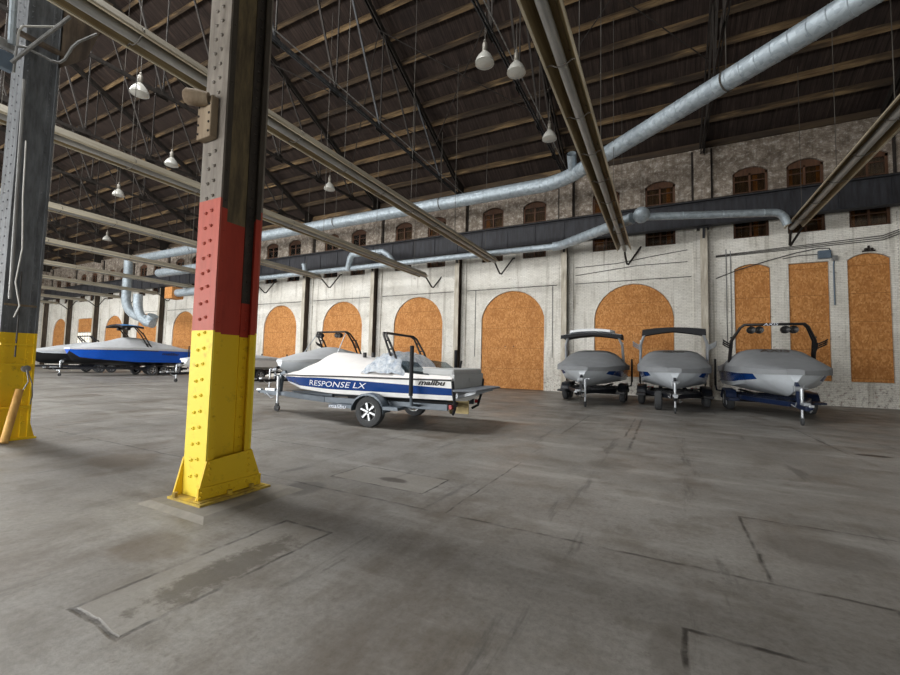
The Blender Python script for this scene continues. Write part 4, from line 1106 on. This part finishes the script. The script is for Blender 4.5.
# ---- the covered wake boats along the wall
def wake_boat(lab, tlab, loc, rz, L, beam, zg, bow_w, hullm, rowf, cov, crown, tq, ttop, lean, towmat, axles, fm, bim=None, spk=None, racks=None, jack=.5, jy=0, text=None, flat=2.4, post=True, spare=False, skirt=.14, wid=.86, zkeel=.66, dbl=.22, bott=2, struts=0):
    loc = Vector((loc[0], loc[1], 0)); off = Vector((0,0,zkeel))
    h = Hull(L, beam, [(0,zg-.02),(.5,zg),(.8,zg-.05),(1,zg-.14)], [(0,zkeel+.2),(.5,zkeel+.24),(.8,zkeel+.4),(.93,zkeel+.52),(1,zg-.32)], [(0,zkeel+.02),(.6,zkeel),(.86,zkeel+.05),(.95,zkeel+.18),(1,zg-.52)],
             [(0,.95),(.35,1),(.62,.985),(.8,.9),(.92,.64),(1,bow_w)], [0,.2,.4,.6,.8,1])
    trailer(tlab, loc, rz, L, beam/2-.08, axles, zkeel, jack=jack, jy=jy, fm=fm, posts=post, guide_h=zg+.3, spare=spare, gx=.3)
    bt = thing('motorboat', lab, 'boat', loc+off, rz, 'covered wake boats')
    h.build('hull', hullm, rowf, bott, bt, off)
    cm = cover_mesh(h, 0, 1, crown, .035, skirt, flat)
    c = obj('cover', tagline(cm, off), cov, bt, smooth=32)
    tower(h, bt, off, tq, ttop, lean, towmat, .045, wid, dbl)
    xt = tq*L+lean; hwt = h.half(tq)
    if bim: bimini(bt, off, xt+bim.get('dx',0), ttop+bim.get('dz',.02), hwt*bim['w'], bim['l'], bim['m'], bim.get('t',.12), bim.get('c',.1))
    if bim and 'w2' in bim:
        a = MB(); xx = xt; rr = []
        for i in range(7):
            u = -1+2*i/6; rr.append([(xx+u*.62, v*hwt*.72*sqrt(max(.05,1-.25*u*u)), ttop+.12+.06*(1-v*v)) for v in (-1,-.6,-.2,.2,.6,1)])
        a.grid(rr); a.grid([[(p[0],p[1],p[2]-.1) for p in r] for r in rr])
        for A in ([r[0] for r in rr],[r[-1] for r in rr],rr[0],rr[-1]): a.grid([A,[(p[0],p[1],p[2]-.1) for p in A]])
        a.v = [v-off for v in a.v]; obj('roof_panel', a, M['bimini_white'], bt, smooth=40)
    if struts:
        for s_ in (-1,1):
            a = MB(); a.cyl((xt-.05, s_*hwt*.8, ttop-.08), (tq*L+lean+struts, s_*(hwt-.05), zg), .025, n=6); a.v = [v-off for v in a.v]; obj('tower_strut', a, M['zinc'], bt)
    if spk: speakers(bt, off, xt+.08, [hwt*q for q in spk], ttop-.2, M['black'])
    if racks:
        for s in (-1,1): rack(bt, off, tq*L+lean*.4, s*(hwt-.06), zg+.62, s, M[racks])
    a = MB(); a.prism([(-.6,-beam*.42,zkeel+.32),(-.6,beam*.42,zkeel+.32),(-.01,beam*.46,zkeel+.32),(-.01,-beam*.46,zkeel+.32)],(0,0,.06)); obj('swim_platform', tagline(a, off), M['teak'], bt, bevel=.015)
    if text:
        qx, body, size = text
        def f(x, y):
            # on the cover, read from the bow
            xx = qx*L - y*2.4; q = xx/L; g = h.half(q)+.035; v = max(-1,min(1,x/g)); return Vector((xx, x, interp(h.sheer,q)+.03+interp(crown,q)*(1-abs(v)**flat)))
        text_on(c, 'lettering', body, M['letter_black'], size, f, .3, off, 1.5, .004)
    return bt, h, off
# helper: rotate so the bow points towards -y
RB = -pi/2
crW = [(0,.05),(.18,.24),(.35,.48),(.48,.6),(.54,.6),(.72,.36),(.88,.15),(1,.04)]
def rows_blue_patch(q, k):      # grey hull with a navy panel aft of the bow, as on the two boats nearest the wall column
    if q < .84 and k >= 1: return 1
    return 0
bt, hh, of = wake_boat('grey covered wake boat with black tower and four tower speakers, rightmost against the wall', 'dark trailer under the rightmost boat, white tongue fittings in front', (3.35,21.7), RB, 6.6, 2.55, 1.62, .14,
    [M['silver_gel'], M['blue_gel'], M['silver_gel']], rows_blue_patch, M['cover_grey_dim'], crW, .52, 3.06, .7, M['black'], [2.3,3.1], 'trailer_blue', spk=(-.52,-.34,.22,.4), racks='black', jack=.55, jy=.0, text=(.63,'AXIS',.26), wid=.8, flat=4.5, skirt=.2)
a = MB(); a.box(-.02,.02,-.2,.2,0,.1); 
text_on(bt, 'tower_lettering', 'AXIS', M['letter_white'], .13, lambda x, y: Vector((.52*6.6+.7+.06, x-.1, 3.01+y)), .2, of, 1.5)
bt, hh, of = wake_boat('grey covered wake boat with a black rolled bimini, second from the right against the wall', 'dark trailer with spare wheel under the black bimini boat, second from the right', (.32,22.0), RB, 6.2, 2.5, 1.58, .14,
    [M['silver_gel'], M['blue_gel'], M['silver_gel']], rows_blue_patch, M['cover_grey_dim'], crW, .55, 2.95, .55, M['zinc'], [2.3,3.1], 'trailer_black', bim=dict(w=.86,l=.3,m=[M['bimini_black'],M['bimini_black']],t=.22,c=.08), racks='zinc', jack=.35, jy=.0, text=(.62,'malibu',.18), wid=.86, spare=True, flat=4.5, skirt=.2)
bt, hh, of = wake_boat('grey covered wake boat with white and black top, leftmost of the three at right', 'dark trailer under the white bimini boat, left of the row of three at the right', (-2.72,22.0), RB, 6.0, 2.55, 1.56, .14,
    [M['silver_gel'], M['blue_gel'], M['silver_gel']], rows_blue_patch, M['cover_grey_dim'], crW, .5, 2.86, .5, M['zinc'], [2.3,3.1], 'trailer_black', bim=dict(w=.95,l=.6,m=[M['bimini_white'],M['bimini_black']],t=.16,c=.1,dz=-.04,w2=1), jack=.35, jy=.18, wid=.88, flat=3.6, skirt=.2)
bt, hh, of = wake_boat('grey covered wake boat with a black tower, directly behind the white ski boat', 'trailer under the grey boat behind the white ski boat', (-15.8,20.0), RB, 6.6, 2.5, 1.55, .14,
    [M['silver_gel'], M['silver_gel'], M['silver_gel']], lambda q,k: 0, M['cover_grey_lit'], crW, .36, 2.98, 1.0, M['black'], [2.3,3.1], 'trailer_black', spk=(-.6,-.45,.45,.6), racks='black', jack=.5, wid=.94, dbl=.3, struts=.9)
bt, hh, of = wake_boat('white hulled boat with its pale bow poking out left of the red and yellow column', 'trailer under the boat hidden by the red and yellow column', (-25.0,21.0), RB, 6.6, 2.45, 1.5, .3,
    [M['white_gel'], M['white_gel'], M['white_gel']], lambda q,k: 0, M['cover_grey_lit'], [(0,.02),(.3,.2),(.5,.3),(.8,.12),(1,.02)], .5, 2.2, .5, M['black'], [2.3,3.1], 'trailer_black', jack=.4, wid=.94)
def rows_brt(q, k): return 3 if k == 4 and .3 < q < .75 else 1
bt, hh, of = wake_boat('large bright blue wake boat under a grey cover with a blue bimini', 'three axle trailer under the bright blue boat', (-35.5,20.3), RB, 7.5, 2.55, 2.02, .34,
    [M['bright_blue'], M['bright_blue'], M['black_gel'], M['black_gel']], rows_brt, M['cover_grey_lit'], [(0,.05),(.2,.4),(.45,.75),(.55,.8),(.75,.4),(1,.03)], .42, 3.62, 1.1, M['black'], [1.1,1.95,2.8], 'trailer_black', bim=dict(w=.9,l=.7,m=[M['bimini_blue'],M['bimini_black']],t=.15,c=.12), spk=(-.5,.5), jack=.3, wid=.94, zkeel=.75)
text_on(bt, 'side_lettering', 'malibu', M['letter_black'], .34, lambda x, y: (lambda q: Vector((q*7.5, hh.side(q, .55+y/1.2)[0]+.012, hh.side(q, .55+y/1.2)[1])))(.22-x/7.5), .3, of, 1.4, .006)
bt, hh, of = wake_boat('farthest boat under a grey cover with a black tower, left of the blue boat', 'trailer under the farthest boat beside the left column', (-42.0,20.0), RB, 7.0, 2.5, 1.85, .36,
    [M['black_gel'], M['silver_gel'], M['black_gel']], lambda q,k: 1 if k > 2 else 0, M['cover_grey_lit'], crW, .44, 2.95, .8, M['black'], [2.3,3.1], 'trailer_black', jack=.4, wid=.94)
# pole standing between the two rightmost boats is the guide post of the trailer: pale cap
# ------------------------------------------------------------------ sky and lamps for unseen openings
DOOR, RIDGE_LIGHT = 2050, 2100
w = bpy.data.worlds.new('World'); SC.world = w; w.use_nodes = True
bg = w.node_tree.nodes['Background']; bg.inputs[0].default_value = (.82,.9,1,1); bg.inputs[1].default_value = 1.0
def area(name, loc, rot, sx, sy, power, col):
    l = bpy.data.lights.new(name, 'AREA'); l.shape = 'RECTANGLE'; l.size = sx; l.size_y = sy; l.energy = power; l.color = col
    o = link(bpy.data.objects.new(name, l)); o.location = loc; o.rotation_euler = rot; return o
for n in range(1, 10):
    x = (colx(n)+colx(n+1))/2
    area('unseen_door_light', (x, YN-.5, 3.5), (radians(90),0,0), 4.4, 6.8, DOOR, (1,.985,.96))  # unseen doorways, chosen so light arrives from behind and the left
area('unseen_door_light', (XR+.5, -6, 3.0), (radians(90),0,radians(90)), 5.8, 5.8, 480, (1,.99,.97))  # added side lamp, lifts the faces turned to the right
for n in range(1, 9):
    x = (colx(n)+colx(n+1))/2
    area('added_ridge_light', (x, RIDGE_Y, roofz(RIDGE_Y)-.35), (0,0,0), 5.2, 3.4, RIDGE_LIGHT, (1,.99,.97))  # added lamps under the ridge opening, raise the floor brightness

# ------------------------------------------------------------------ camera
cam = bpy.data.cameras.new('Camera'); co = link(bpy.data.objects.new('Camera', cam)); SC.camera = co
F_PX = 413.003; yaw, pit, rol = radians(27.40214), radians(3.45359), radians(1.32813)
fw = Vector((-sin(yaw)*cos(pit), cos(yaw)*cos(pit), sin(pit))); rt = Vector((cos(yaw), sin(yaw), 0)); up = rt.cross(fw)
r2_ = rt*cos(rol)+up*sin(rol); u2_ = up*cos(rol)-rt*sin(rol)
m = Matrix((r2_, u2_, -fw)).transposed().to_4x4(); m.translation = Vector((0,0,1.5)); co.matrix_world = m
cam.sensor_width = 36; cam.lens = F_PX/900*36; cam.clip_start = .05; cam.clip_end = 400
SC.view_settings.view_transform = 'Standard'; SC.view_settings.look = 'None'; SC.view_settings.gamma = 1; SC.view_settings.use_curve_mapping = False
SC.view_settings.exposure = 0.0
SC.cycles.use_denoising = True; SC.cycles.max_bounces = 8; SC.cycles.diffuse_bounces = 5
